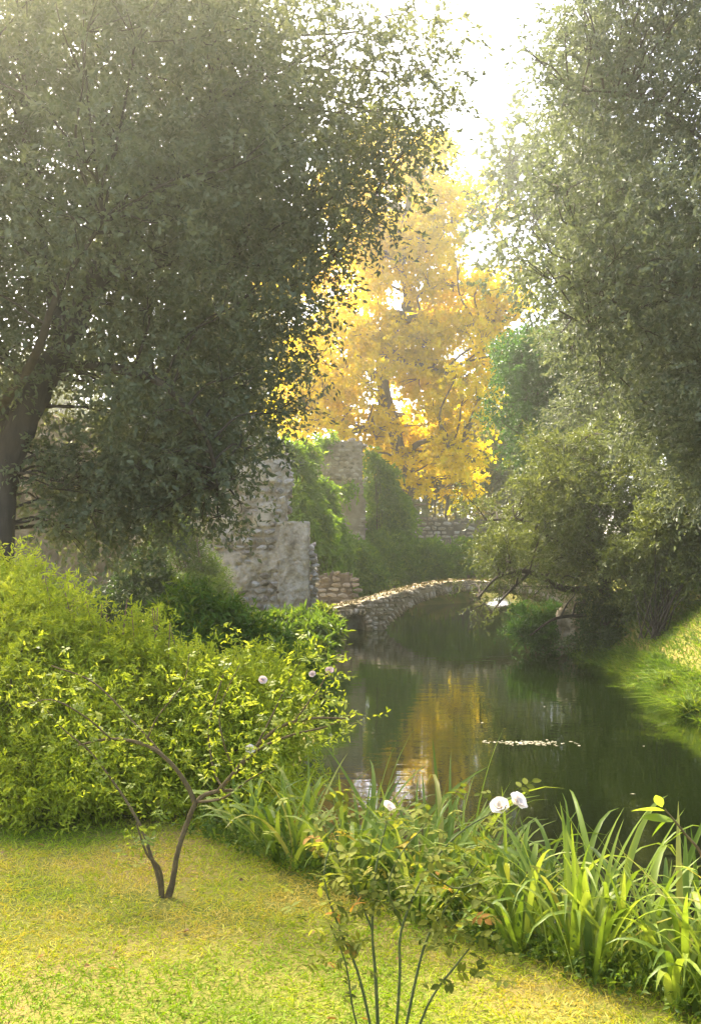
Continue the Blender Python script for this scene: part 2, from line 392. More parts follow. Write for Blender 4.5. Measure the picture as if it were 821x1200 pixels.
# --- pale ruined wall beside the bridge, seen at about 30 m
def ruin_right():
    d = 30.0; s = d / F
    A0 = at(140, 725, d); base = Vector((A0.x, d, gz(-1.5, 30) - .3))
    t = thing('ruined_wall', 'tall pale ruined wall with patchy plaster beside the stone bridge', 'wall', base)
    pz = lambda py: at(0, py, d).z - base.z
    pu = lambda px: (px - 140) * s
    redge = lambda V: np.interp(V, [0, pz(613), pz(612), pz(600), pz(570), pz(545), pz(525), pz(512), pz(500)], [pu(330), pu(330), pu(333), pu(333), pu(339), pu(334), pu(330), pu(322), pu(318)]) + .10 * (fbm(V * 5, V * 0 + 2.2, 1.) - .5)
    top = lambda U: np.interp(U, [0, pu(170), pu(215), pu(285), pu(325)], [pz(452), pz(445), pz(462), pz(480), pz(503)]) + .5 * (fbm(U * 3, U * 0, 4.) - .5)
    inside = lambda U, V: (U < redge(V)) & (V < top(U)) & (U > .15 * (fbm(V * 4, V * 0, 8.)))
    def plas(U, V):
        n = fbm(U * 1.6, V * 1.6, 2.7)
        band = np.exp(-((V - pz(632)) / .22) ** 2) * sstep(pu(235), pu(265), U) + sstep(pz(694), pz(706), V * 1.0) * 0
        low = (V < pz(693) + .12 * (fbm(U * 3, V * 3, 1.) - .5)) * 1.0
        edge = sstep(.32, .12, redge(V) - U) * (V > pz(620))
        up = sstep(pz(520), pz(500), V) * .35
        return n - .9 * band - .9 * low - .9 * edge - up
    relief = lambda U, V: .09 * sstep(.38, .43, plas(U, V)) + .10 * (fbm(U * 2, V * 2, 5.) - .5) + .07 * (fbm(U * 7, V * 7, 5.) - .5)
    W, H = pu(345), pz(430)
    obj('masonry', wall_mesh(W, H, .95, inside, relief, .045), M['plaster'], t)
    n = stone_courses(t, ST_GREY, W, H, lambda U, V: plas(U, V) < .42, inside, sw=(.16, .40), sh=(.13, .23), depth=.2, y0=.0, limit=290)
    # broken edge: a column of stones standing out of the right end
    for k in range(24):
        v = pz(616) + (pz(508) - pz(616)) * k / 24
        u = float(redge(np.array([v]))[0])
        put_stone(t, ST_GREY, (u - .02 + random.gauss(0, .04), random.uniform(.05, .8), v), (random.uniform(.18, .36), random.uniform(.2, .4), random.uniform(.12, .2)), .2)
    # the lower pier with its own skin of plaster
    inP = lambda U, V: (V < pz(611) - base.z * 0 + .12 * (fbm(U * 5, V * 0, 2.) - .5) - sstep(pu(26), pu(140) * 0 + 0, U) * 0) & (U > .05 * fbm(V * 6, U * 0, 3.))
    Wp = (363 - 325) * s
    relP = lambda U, V: .12 * (fbm(U * 2.2, V * 2.2, 8.) - .5) + .07 * (fbm(U * 9, V * 9, 3.) - .5)
    pier = obj('pier', wall_mesh(Wp, pz(600), .75, inP, relP, .045), M['plaster'], t, (pu(325), -.16, 0))
    for k in range(26):
        v = pz(712) + (pz(636) - pz(712)) * k / 26
        put_stone(pier, ST_GREY, (pu(364) - pu(325) + random.uniform(-.03, .12), .16 + random.uniform(-.02, .5), v), (random.uniform(.14, .28), random.uniform(.2, .35), random.uniform(.1, .17)), .2)
    return t
ruin_right()

# --- brown ruined wall behind the leaning oak
def ruin_left():
    d = 24.0; s = d / F
    A0 = at(-90, 700, d); base = Vector((A0.x, d, gz(-5, 24) - .3))
    t = thing('ruined_wall', 'shaded brown ruined wall behind the leaning oak trunk at the left', 'wall', base)
    pz = lambda py: at(0, py, d).z - base.z
    pu = lambda px: (px + 90) * s
    redge = lambda V: pu(147) + .22 * (fbm(V * 3, V * 0 + 1., 6.) - .5) - .1 * V * .3
    top = lambda U: pz(492) + .9 * (fbm(U * 1.5, U * 0, 4.4) - .5)
    inside = lambda U, V: (U < redge(V)) & (V < top(U))
    plas = lambda U, V: fbm(U * 1.3, V * 1.3, 6.7)
    relief = lambda U, V: .08 * sstep(.42, .47, plas(U, V)) + .06 * (fbm(U * 2, V * 2, 5.) - .5) + .03 * (fbm(U * 9, V * 9, 5.) - .5)
    W, H = pu(165), pz(470)
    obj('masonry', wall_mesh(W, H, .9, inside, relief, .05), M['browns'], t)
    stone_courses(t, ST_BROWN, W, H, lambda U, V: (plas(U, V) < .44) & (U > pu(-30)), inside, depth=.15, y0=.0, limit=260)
    for k in range(26):
        v = pz(690) + (pz(500) - pz(690)) * k / 26
        put_stone(t, ST_BROWN, (float(redge(np.array([v]))[0]) + random.gauss(0, .04), random.uniform(.05, .7), v), (random.uniform(.18, .34), random.uniform(.2, .4), random.uniform(.12, .2)), .2)
ruin_left()

# --- low wall in the shade between the pale ruin and the tower
def low_wall():
    d = 37.0; s = d / F
    A0 = at(352, 715, d); base = Vector((A0.x, d, gz(-1, 37) - .3))
    t = thing('low_wall', 'low shaded wall under the vines between ruin and tower', 'wall', base)
    pz = lambda py: at(0, py, d).z - base.z
    W, H = 62 * s, pz(664)
    inside = lambda U, V: V < H - .25 + .3 * (fbm(U * 3, U * 0, 1.) - .5)
    relief = lambda U, V: .06 * (fbm(U * 3, V * 3, 5.) - .5)
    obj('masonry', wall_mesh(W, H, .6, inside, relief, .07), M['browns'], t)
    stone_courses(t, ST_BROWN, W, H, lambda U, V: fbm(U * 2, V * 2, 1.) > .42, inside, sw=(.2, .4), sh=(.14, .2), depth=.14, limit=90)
low_wall()

# --- tower stump
def tower():
    d = 46.0; s = d / F
    A0 = at(369, 690, d); base = Vector((A0.x, d, gz(-.5, 46) - .4))
    t = thing('ruined_tower', 'slim square ruined tower of rubble stone wrapped in green vines', 'tower', base)
    pz = lambda py: at(0, py, d).z - base.z
    W, H, T = 59 * s, pz(505), 2.0
    bat = lambda V: .10 * sstep(pz(580), pz(640), V)
    inside = lambda U, V: (V < pz(517) + .35 * (fbm(U * 3, U * 0, 2.2) - .5)) & (U < W - .12 * sstep(pz(600), pz(560), V) + .05 * (fbm(V * 4, V * 0, 1.) - .5) + .0)
    relief = lambda U, V: .07 * sstep(pz(563), pz(559), V) + .05 * (fbm(U * 3, V * 3, 5.) - .5)
    obj('masonry', wall_mesh(W, H, T, inside, relief, .06), M['mortar'], t)
    stone_courses(t, ST_BROWN, W, H, lambda U, V: (V > pz(563)) & (fbm(U * 3, V * 3, 4.) > .3), inside, sw=(.16, .3), sh=(.12, .2), depth=.13, limit=200, y0=-.06)
    stone_courses(t, ST_BROWN, W, pz(563), lambda U, V: (U > .9) & (V > pz(630)) & (fbm(U * 2, V * 2, 4.) > .5), inside, sw=(.2, .34), sh=(.1, .16), depth=.1, limit=80, y0=.02)
    for k in range(16):
        put_stone(t, ST_BROWN, (W * (k + .5) / 16, random.uniform(.1, 1.8), pz(517) + random.uniform(-.15, .1)), (random.uniform(.25, .4), random.uniform(.25, .5), random.uniform(.14, .25)), .2)
tower()

# --- far wall below the yellow tree
def far_wall():
    d = 53.5; s = d / F
    A0 = at(455, 660, d); base = Vector((A0.x, d, gz(4, 53.5) - .6))
    t = thing('garden_wall', 'far rubble garden wall with a mossy top below the yellow tree', 'wall', base)
    pz = lambda py: at(0, py, d).z - base.z
    W, H = 190 * s, pz(590)
    inside = lambda U, V: V < np.interp(U, [0, 18 * s, 20 * s, 40 * s, W], [pz(592), pz(598), pz(608), pz(607), pz(612)]) + .3 * (fbm(U * 2, U * 0, 1.) - .5)
    relief = lambda U, V: .08 * (fbm(U * 2, V * 2, 5.) - .5)
    obj('masonry', wall_mesh(W, H, .7, inside, relief, .09), M['browns'], t)
    stone_courses(t, ST_MOSS, W, H, lambda U, V: (V > pz(645)) & (fbm(U * 2, V * 2, 3.) > .3) & (U < 100 * s), inside, sw=(.22, .5), sh=(.16, .28), depth=.2, limit=240)
far_wall()

# ------------------------------------------------------------------ bridge
def bridge():
    L0 = Vector((-1.6, 33.2, 0)); L1 = Vector((9.0, 37.0, 0)); ax = (L1 - L0); Lt = ax.length; ang = math.atan2(ax.y, ax.x)
    t = thing('stone_footbridge', 'low arched rubble stone footbridge over the river', 'bridge', L0, rz=ang)
    WD = 1.15
    n = 240; u = np.linspace(0, Lt, n)
    top = np.interp(u, [0, 1.2, 2.2, 3.2, 4.4, 5.6, 7.2, 8.6, Lt], [.62, .70, .86, 1.13, 1.38, 1.50, 1.46, 1.3, 1.1]) + .07 * (fbm(u * 2.2, u * 0, 3.) - .5)
    bot = np.full(n, -.6)
    cx, a, hgt = 6.25, 3.65, 1.20
    e = np.abs(u - cx) < a; bot[e] = -.6 + (hgt + .6) * np.sqrt(np.clip(1 - (np.abs(u[e] - cx) / a) ** 2.0, 0, 1))
    c2, r2 = 1.85, .37; e2 = np.abs(u - c2) < r2; bot[e2] = np.maximum(.14 + np.sqrt(np.clip(r2 ** 2 - (u[e2] - c2) ** 2, 0, None)), -.6)
    bot = np.minimum(bot, top - .2)
    nv = 9; fr = np.linspace(0, 1, nv); Vv = []
    zz = bot[:, None] + (top - bot)[:, None] * fr[None]
    yy = .05 * (fbm(np.repeat(u[:, None] * 3, nv, 1), zz * 3, 2.) - .5)
    Vf = np.stack([np.repeat(u[:, None], nv, 1), yy, zz], -1).reshape(-1, 3); Vb = np.stack([np.repeat(u[:, None], nv, 1), WD + yy, zz], -1).reshape(-1, 3)
    N = n * nv; i, j = np.meshgrid(np.arange(n - 1), np.arange(nv - 1), indexing='ij'); q = (i * nv + j).ravel()
    fa = [np.stack([q, q + nv, q + nv + 1, q + 1], 1), np.stack([q, q + 1, q + nv + 1, q + nv], 1) + N]
    k = np.arange(n - 1) * nv
    fa.append(np.stack([k + nv - 1, k + 2 * nv - 1, k + 2 * nv - 1 + N, k + nv - 1 + N], 1)); fa.append(np.stack([k, k + N, k + nv + N, k + nv], 1))
    obj('core', mesh_np('core', np.vstack([Vf, Vb]), np.vstack(fa)), M['moss'], t)
    T = lambda x: float(np.interp(x, u, top)); Bt = lambda x: float(np.interp(x, u, bot))
    cnt = 0
    # voussoirs: thin stones on edge along the arch
    for x in np.arange(cx - a + .1, cx + a - .1, .105):
        z0 = Bt(x); h = min(.26, T(x) - z0 + .03)
        o = put_stone(t, ST_MOSS, (x, -.02 + random.gauss(0, .02), z0 + h / 2 - .03), (.095, .24, h * random.uniform(.75, 1.1)), .08)
        slope = (Bt(x + .1) - Bt(x - .1)) / .2; o.rotation_euler.y = -math.atan(slope) * .8; cnt += 1
    # coping stones
    x = .2
    while x < Lt - .3:
        w_ = random.uniform(.14, .32)
        for yy_ in (.06, WD - .1):
            put_stone(t, ST_MOSS, (x + w_ / 2, yy_ + random.gauss(0, .03), T(x + w_ / 2) + random.uniform(-.05, .01)), (w_, random.uniform(.2, .34), random.uniform(.08, .14)), .14); cnt += 1
        x += w_ * 1.02
    # spandrel rubble
    z = .0
    while z < 1.4:
        x = .1; h = random.uniform(.09, .15)
        while x < cx + .5:
            w_ = random.uniform(.1, .28); c_ = x + w_ / 2
            if Bt(c_) + .02 < z + h / 2 < T(c_) - .05 and z + h / 2 < T(c_) and not (abs(c_ - c2) < r2 + .03 and z < .55) and not (abs(c_ - cx) < a and z < Bt(c_) + .22) and cnt < 330:
                put_stone(t, ST_MOSS, (c_, -.01, z + h / 2), (w_, .17 * random.uniform(.7, 1.3), h), .1); cnt += 1
            x += w_ + .01
        z += h + .01
    # ring of the culvert
    for k in range(11):
        an = math.pi * k / 10
        o = put_stone(t, ST_MOSS, (c2 + math.cos(an) * (r2 + .08), -.05, .14 + math.sin(an) * (r2 + .08)), (.22, .22, .12), .05); o.rotation_euler.y = -an
    wb = bmesh.new(); bmesh.ops.create_cube(wb, size=1); bmesh.ops.subdivide_edges(wb, edges=wb.edges, cuts=3, use_grid_fill=True)  # added block shutting light out of the culvert's back so its opening stays dark
    for v in wb.verts: v.co = Vector((c2 + v.co.x * .9, .85 + v.co.y * .25 + random.gauss(0, .015), .1 + v.co.z * 1.0))
    wm = bpy.data.meshes.new('culvert_light_block'); wb.to_mesh(wm); wb.free(); obj('culvert_light_block', wm, M['moss'], t)
    # turf and dry growth on the deck
    P = np.zeros((3000, 3)); P[:, 0] = rng.uniform(.0, Lt, 3000); P[:, 1] = rng.uniform(-.02, WD, 3000); P[:, 2] = np.interp(P[:, 0], u, top) - .02
    D = rng.normal(0, .5, P.shape); D[:, 2] = .8
    Vv, Fa, q = leaf_arrays(P, nrm(D), rdir(len(P)), rng.uniform(.04, .14, len(P)), rng.uniform(.015, .04, len(P)))
    tint = np.repeat(np.stack([.45 + .5 * rng.random(len(P)), rng.random(len(P))], 1), q, axis=0)
    o = obj('turf', mesh_np('turf', Vv, Fa, tint), M['deckmoss'], t); o['kind'] = 'stuff'
    return t
bridge()

# ------------------------------------------------------------------ trees
def sample_crown(n, zs, cx, cy_, xl, xr, ry, shell=.5, rad=(.55, .95), flat=.8):
    """bough centres in a crown whose left/right extent varies with height"""
    out = []
    zs = np.array(zs)
    while len(out) < n:
        z = rng.uniform(zs[0], zs[-1]); a = rng.uniform(0, 2 * math.pi); r = rng.random() ** shell
        R_ = np.interp(z, zs, xr); L_ = np.interp(z, zs, xl); Y_ = np.interp(z, zs, ry); c = np.interp(z, zs, cx) if np.ndim(cx) else cx
        x = c + math.cos(a) * r * ((R_ - c) if math.cos(a) > 0 else (c - L_)); y = cy_ + math.sin(a) * r * Y_
        q = rng.uniform(*rad)
        if rng.random() < (max(R_ - L_, .1) * Y_) / (max(np.max(np.array(xr) - np.array(xl)), .1) * np.max(ry)) + .1:
            out.append((x, y, z, q, q, q * flat))
    return np.array(out)

def branchlets(boughs, skeleton, r0=.035, sag=.0):
    S = np.vstack(skeleton); out = []
    for b in boughs:
        c = b[:3]; d = np.linalg.norm(S[:, :3] - c, axis=1) + np.maximum(0, S[:, 2] - c[2]) * .8
        s = S[np.argmin(d)]
        m1 = s[:3] * .6 + c * .4 + rng.normal(0, .12, 3) * (np.linalg.norm(c - s[:3]) * .5); m1[2] += .1 - sag
        m2 = s[:3] * .25 + c * .75 + rng.normal(0, .1, 3) * (np.linalg.norm(c - s[:3]) * .5)
        out.append(smooth_path([(*s[:3], min(r0, s[3] * .8)), (*m1, r0 * .7), (*m2, r0 * .45), (*c, r0 * .2)], 4))
        for k in range(4):
            e = c + rdir(1)[0] * b[3:] * .9
            out.append(smooth_path([(*m2, r0 * .35), (*((m2 + e) / 2 + rng.normal(0, .05, 3)), r0 * .25), (*e, r0 * .1)], 3))
    return out

def build_tree(name, label, base, trunk, limbs, boughs, leafmat, barkmat, group=None, r0=.035, cat='tree', **fol):
    base = Vector(base)
    t = thing(name, label, cat, base, group)
    tp = smooth_path(trunk, 6); lp = [smooth_path(l, 6) for l in limbs]
    obj('trunk', tubes_mesh('trunk', [tp], 10, .05, base), barkmat, t)
    for l in lp: obj('limb', tubes_mesh('limb', [l], 8, .05, base), barkmat, t)
    if r0:
        o = obj('branches', tubes_mesh('branches', branchlets(boughs, [tp] + lp, r0), 5, 0, base), barkmat, t); o['kind'] = 'stuff'
    o = obj('crown', foliage_mesh('crown', boughs, origin=base, **fol), leafmat, t); o['kind'] = 'stuff'
    return t

def P4(px, py, d, r):
    v = at(px, py, d); return (v.x, v.y, v.z, r)

# --- big leaning oak, left
def left_oak():
    zs = [2.8, 3.4, 4.0, 4.7, 5.5, 6.3, 7.0, 8.1, 8.7, 9.2, 9.8, 10.2]
    xr = [-1.9, -1.6, -1.3, -1.0, -.7, -.4, .1, .75, .75, .5, -.2, -1.6]
    xl = [-3.2, -4.2, -7.5, -8.5, -9, -9.2, -9.2, -9, -8.6, -8, -6.8, -5]
    ry = [1.0, 1.5, 2.2, 2.7, 3.0, 3.2, 3.3, 3.2, 3.0, 2.7, 2.0, 1.0]
    B = sample_crown(330, zs, -3.2, 14.2, xl, xr, ry, .45, (.5, .85), .85)
    low = B[:, 2] < 4.2; B[low, 3:5] *= .7
    ed = []
    for px, py, d, r in [(505, 20, 13.6, .45), (515, 75, 13.4, .4), (500, 125, 13.6, .45), (512, 150, 13.2, .25), (470, 60, 13.5, .5), (455, 130, 13.4, .55), (470, 200, 13.6, .4), (440, 250, 13.8, .4), (425, 190, 13.6, .5), (400, 280, 13.6, .45),
                         (280, 560, 13.2, .3), (240, 590, 13.4, .35), (200, 560, 13.5, .35), (225, 520, 13.2, .4), (175, 600, 13.8, .3), (300, 520, 13.5, .35), (345, 470, 13.6, .35),
                         (150, 545, 13.2, .4), (125, 570, 13.6, .35), (260, 610, 13.5, .25), (190, 530, 12.8, .45), (255, 545, 13.0, .4), (285, 590, 13.6, .2), (215, 610, 13.6, .28), (150, 620, 14, .22)]:
        v = at(px, py, d); ed.append((v.x, v.y, v.z, r, r, r * .9))
    B = np.vstack([B, ed])
    tx_ = np.array([at(a_, b_, 13).x for a_, b_ in ((2, 620), (24, 505), (76, 400), (105, 345), (150, 265))]); tz_ = np.array([at(0, b_, 13).z for b_ in (620, 505, 400, 345, 265)])
    hide = (B[:, 1] < 13.9) & (B[:, 2] < 6.9) & (np.abs(B[:, 0] * 13 / B[:, 1] - np.interp(2.6 + (B[:, 2] - 2.6) * 13 / B[:, 1], tz_, tx_)) < .36)
    B = B[~hide]                     # the trunk shows through a gap in the boughs
    b0 = at(-8, 700, 13.0); base = Vector((b0.x, 13.0, gz(b0.x, 13.0) - .05))
    trunk = [(base.x - .05, 13, base.z - .1, .27), P4(-2, 620, 13, .19), P4(4, 560, 13, .18), P4(22, 505, 13, .185), P4(48, 452, 13.1, .165), P4(76, 400, 13.2, .155), P4(105, 345, 13.3, .145), P4(150, 265, 13.5, .15), P4(205, 190, 13.8, .12), P4(285, 105, 14.0, .08), P4(340, 30, 14.2, .05)]
    limbs = [[P4(18, 515, 13.05, .10), P4(0, 480, 13.2, .10), P4(-40, 430, 13.4, .09), P4(-90, 330, 13.6, .09), P4(-120, 200, 14, .06)],
             [P4(76, 400, 13.2, .11), P4(60, 330, 13.7, .1), P4(40, 240, 14.2, .08), P4(30, 120, 14.6, .06), P4(40, 10, 15, .04)],
             [P4(110, 338, 13.3, .09), P4(180, 310, 13.8, .06), P4(250, 305, 14.4, .04), P4(310, 320, 14.8, .025), P4(350, 350, 15, .012)],
             [P4(150, 265, 13.5, .08), P4(240, 225, 14.6, .055), P4(320, 195, 15.4, .035), P4(400, 160, 16, .015)],
             [P4(60, 430, 13.1, .08), P4(120, 430, 12.7, .06), P4(190, 450, 12.6, .045), P4(240, 510, 12.8, .03), P4(255, 570, 13, .015)],
             [P4(-90, 330, 13.6, .07), P4(-200, 260, 14, .05), P4(-330, 220, 14.4, .03)],
             [P4(0, 480, 13, .07), P4(40, 420, 12, .05), P4(70, 340, 11.6, .035), P4(120, 260, 11.6, .02)]]
    build_tree('oak_tree', 'huge grey-green oak leaning over the left bank in the mist', base, trunk, limbs, B, M['oak'], M['bark'],
               r0=.02, nspr=66, k=13, slen=.32, L=.088, W=.043, droop=.35, updir=.5, fall=.15, shell=.5)
left_oak()

# --- big oak, right
def right_oak():
    zs = [3.4, 4.2, 5.2, 6.2, 7.2, 8.2, 9.2, 10.4, 12.2, 13.6, 14.6]
    xl = [5.0, 4.4, 3.7, 3.5, 3.4, 3.4, 3.4, 3.3, 3.4, 4.2, 6.0]
    xr = [9.5, 10.5, 11.5, 12, 12, 12, 11.5, 11.5, 11, 10, 8.5]
    ry = [1.5, 2.3, 3, 3.4, 3.6, 3.6, 3.5, 3.4, 3.0, 2.2, 1.0]
    B = sample_crown(400, zs, 7.0, 17.5, xl, xr, ry, .45, (.55, .95), .85)
    ed = []
    for px, py, d, r in [(618, 70, 16, .28), (610, 50, 16, .2), (640, 95, 16, .3), (660, 20, 16, .35), (690, 40, 16, .5), (655, 130, 16, .35), (625, 205, 16, .28), (612, 255, 16, .22), (640, 230, 16, .4), (606, 302, 16, .18), (630, 310, 16.2, .35), (625, 345, 16.3, .3), (655, 370, 16.5, .5), (660, 300, 16.3, .5), (665, 200, 16.3, .5), (700, 440, 16.5, .5), (670, 420, 16.8, .4)]:
        v = at(px, py, d); ed.append((v.x, v.y, v.z, r, r, r * .8))
    B = np.vstack([B, ed])
    bx, by = 8.1, 18.0; base = Vector((bx, by, gz(bx, by) - .05))
    trunk = [(bx, by, base.z - .1, .33), (bx - .1, by, 3.6, .28), (bx - .4, by - .1, 5.2, .24), (bx - .5, by, 7, .19), (bx - .4, by + .1, 9, .13), (bx - .2, by, 11.5, .08), (bx, by, 13.6, .03)]
    limbs = [[(bx - .2, by, 4.3, .16), (bx - 1.3, by - .1, 5.6, .10), (bx - 2.4, by + .2, 6.8, .06), (bx - 3.6, by + .1, 7.6, .03), (bx - 4.4, by, 7.9, .012)],
             [(bx - .4, by, 5.6, .14), (bx - 1.2, by - 1, 7, .1), (bx - 2.2, by - 1.0, 8.6, .05), (bx - 3.6, by - 1.2, 9.5, .025), (bx - 4.8, by - 1.6, 9.5, .01)],
             [(bx, by, 4.0, .15), (bx + 1.4, by + .3, 5.6, .11), (bx + 2.6, by + .2, 7.6, .07), (bx + 3.2, by, 9.6, .03)],
             [(bx - .3, by, 4.6, .14), (bx - .3, by + 1.5, 6.2, .1), (bx - .6, by + 2.6, 8.5, .05)],
             [(bx - .5, by, 6.6, .12), (bx + .1, by - 1.6, 8.0, .08), (bx + .2, by - 2.6, 9.6, .04)],
             [(bx - 2.4, by + .2, 6.8, .04), (bx - 3.4, by, 6.5, .025), (bx - 4.2, by - .3, 6.1, .01)]]
    build_tree('oak_tree', 'tall hazy evergreen oak filling the upper right above the bank', base, trunk, limbs, B, M['oak2'], M['bark'],
               r0=.02, nspr=56, k=13, slen=.34, L=.098, W=.045, droop=.3, updir=.5, fall=.1, shell=.5)
right_oak()

def generic_tree(name, label, base, crown_c, crown_r, n, rad, leafmat, barkmat, trunk_r=.2, lean=(0, 0), nlimb=5, group=None, r0=.04, shell=.45, **fol):
    base = Vector(base); c = np.array(crown_c, float); rr = np.array(crown_r, float)
    d = rdir(n); r = rng.random(n) ** shell
    q = rng.uniform(rad[0], rad[1], n)
    B = np.concatenate([c + d * r[:, None] * (rr - rad[0] * .6), np.stack([q, q, q * .8], 1)], 1)
    topz = c[2] + rr[2] * .6
    tx = lambda z: base.x + (c[0] - base.x) * ((z - base.z) / max(.1, (c[2] - base.z))) ** 1.3 if z < c[2] else c[0]
    ty = lambda z: base.y + (c[1] - base.y) * min(1, (z - base.z) / max(.1, (c[2] - base.z)))
    zz = np.linspace(base.z - .1, topz, 7)
    trunk = [(tx(max(z, base.z)) + (rng.normal(0, .08) if 0 < i else 0) * trunk_r * 3, ty(max(z, base.z)), z, trunk_r * (1 - .85 * i / 6)) for i, z in enumerate(zz)]
    limbs = []
    for k in range(nlimb):
        i = rng.integers(2, 5); s = trunk[i]; a = 2 * math.pi * (k + rng.random() * .6) / nlimb
        e = c + np.array([math.cos(a) * rr[0] * .75, math.sin(a) * rr[1] * .75, rng.uniform(-.3, .6) * rr[2]])
        m1 = np.array(s[:3]) * .65 + e * .35 + np.array([0, 0, rr[2] * .12]) + rng.normal(0, .06, 3) * rr; m2 = np.array(s[:3]) * .3 + e * .7 + rng.normal(0, .06, 3) * rr
        limbs.append([(*s[:3], s[3] * .7), (*m1, s[3] * .5), (*m2, s[3] * .3), (*e, s[3] * .12)])
    return build_tree(name, label, base, trunk, limbs, B, leafmat, barkmat, group, r0, **fol)

# --- golden plane tree behind the tower
def golden():
    d = 56.5
    specs = [(430, 330, 2.6), (470, 300, 2.8), (500, 250, 2.2), (520, 225, 1.6), (555, 235, 1.5), (480, 200, 2.0), (500, 170, 1.5), (450, 250, 2.3), (520, 330, 2.2), (560, 350, 2.0), (590, 365, 1.7), (540, 385, 2.0), (500, 380, 2.4),
             (455, 400, 2.4), (420, 420, 2.2), (480, 440, 2.5), (520, 450, 2.0), (440, 480, 1.8), (500, 490, 2.0), (530, 510, 1.7), (545, 540, 1.3), (535, 565, 1.0), (510, 540, 1.4), (470, 500, 1.6), (400, 370, 2.2), (385, 450, 1.8), (400, 480, 1.6), (360, 400, 2.0), (340, 330, 2.0),
             (425, 290, 2.2), (400, 230, 2.4), (440, 170, 2.2), (520, 290, 1.6), (570, 400, 1.3), (560, 470, 1.3), (590, 340, 1.0), (450, 535, 1.5), (490, 560, 1.1), (365, 480, 1.6), (345, 450, 1.7), (385, 500, 1.3), (430, 510, 1.3), (330, 480, 1.4)]
    B = []
    for px, py, r in specs:
        for k in range(7):
            v = at(px + rng.normal(0, 15), py + rng.normal(0, 14), d + rng.normal(0, 2.2)); q = r * rng.uniform(.22, .48)
            B.append((v.x, v.y, v.z, q, q, q * .8))
    B = np.array(B)
    g0 = at(475, 640, d); base = Vector((g0.x, d, gz(g0.x, d) - .1))
    trunk = [(base.x + .2, d, base.z - .2, .42), P4(474, 580, d, .36), P4(470, 545, d, .34), P4(462, 505, d, .34), P4(450, 460, d, .33), P4(448, 415, d, .32), P4(462, 380, d, .34), P4(478, 352, d, .28), P4(470, 300, d, .22), P4(478, 240, d, .15), P4(490, 180, d, .07)]
    limbs = [[P4(462, 380, d, .24), P4(490, 372, d - .4, .2), P4(510, 380, d - .6, .16), P4(535, 386, d - .8, .12), P4(570, 375, d - 1, .06)],
             [P4(462, 505, d, .22), P4(440, 498, d - .5, .19), P4(415, 505, d - .8, .16), P4(390, 498, d - 1, .11), P4(355, 470, d - 1.2, .06)],
             [P4(470, 300, d, .16), P4(500, 268, d - .5, .13), P4(530, 262, d - .8, .1), P4(560, 245, d - 1, .06), P4(578, 235, d - 1, .03)],
             [P4(450, 450, d, .2), P4(420, 420, d + .6, .16), P4(390, 380, d + 1, .1), P4(350, 330, d + 1.4, .05)],
             [P4(470, 540, d, .2), P4(490, 520, d - .6, .15), P4(515, 515, d - 1, .1), P4(540, 520, d - 1.2, .05)],
             [P4(478, 352, d, .18), P4(500, 340, d + .8, .13), P4(540, 335, d + 1.2, .09), P4(590, 340, d + 1.6, .04)],
             [P4(448, 415, d, .16), P4(480, 425, d - 1, .12), P4(520, 435, d - 1.4, .07)],
             [P4(474, 260, d, .14), P4(455, 220, d, .1), P4(430, 170, d, .05)]]
    build_tree('plane_tree', 'tall golden autumn plane tree glowing behind the vine-clad tower', base, trunk, limbs, B, M['yellow'], M['barkpale'],
               nspr=27, k=12, slen=.6, L=.225, W=.18, droop=.25, updir=.6, r0=.08, shell=.5)
golden()

# --- pale trees further back
FAR = [(575, 470, 78, (4.2, 3, 6.0), 'pale', 'pale yellow-green tree in the haze right of the golden plane tree'),
       (500, 560, 84, (5.0, 3, 4.2), 'willow', 'dim brownish-green tree low behind the far garden wall'),
       (560, 560, 90, (4.5, 3, 4.6), 'pale', 'dull olive tree farthest back behind the garden wall'),
       (620, 540, 74, (4.4, 3, 5.5), 'willow', 'olive tree behind the willow at the river bend'),
       (440, 570, 80, (4.5, 3, 3.8), 'willow', 'dim olive tree behind the tower and its vines'),
       (300, 430, 70, (6.0, 4, 7.0), 'pale', 'pale yellowish tree behind the tall pale ruin'),
       (150, 470, 72, (6.5, 4, 6.5), 'willow', 'olive tree far behind the leaning oak crown'),
       (700, 430, 62, (5.5, 4, 8), 'willow', 'olive tree hidden behind the right-hand oak'),
       (690, 250, 46, (5, 3, 6), 'willow', 'olive tree top far behind the right-hand oak crown'),
       (810, 380, 42, (5, 3, 6), 'willow', 'olive tree at the far right behind the bank bush'),
       (20, 500, 66, (6.0, 4, 6), 'willow', 'far olive tree behind the brown ruined wall')]
for px, py, d, rr, mt, lb in FAR:
    c = at(px, py, d); bx = c.x + rng.normal(0, .6)
    generic_tree('far_tree', lb, (bx, d, gz(bx, d) - .1), c, rr, 80, (.8, 1.5), M[mt], M['bark'], .22, group='trees in the haze', r0=.07, nspr=16, k=10, slen=.7, L=.30, W=.20)
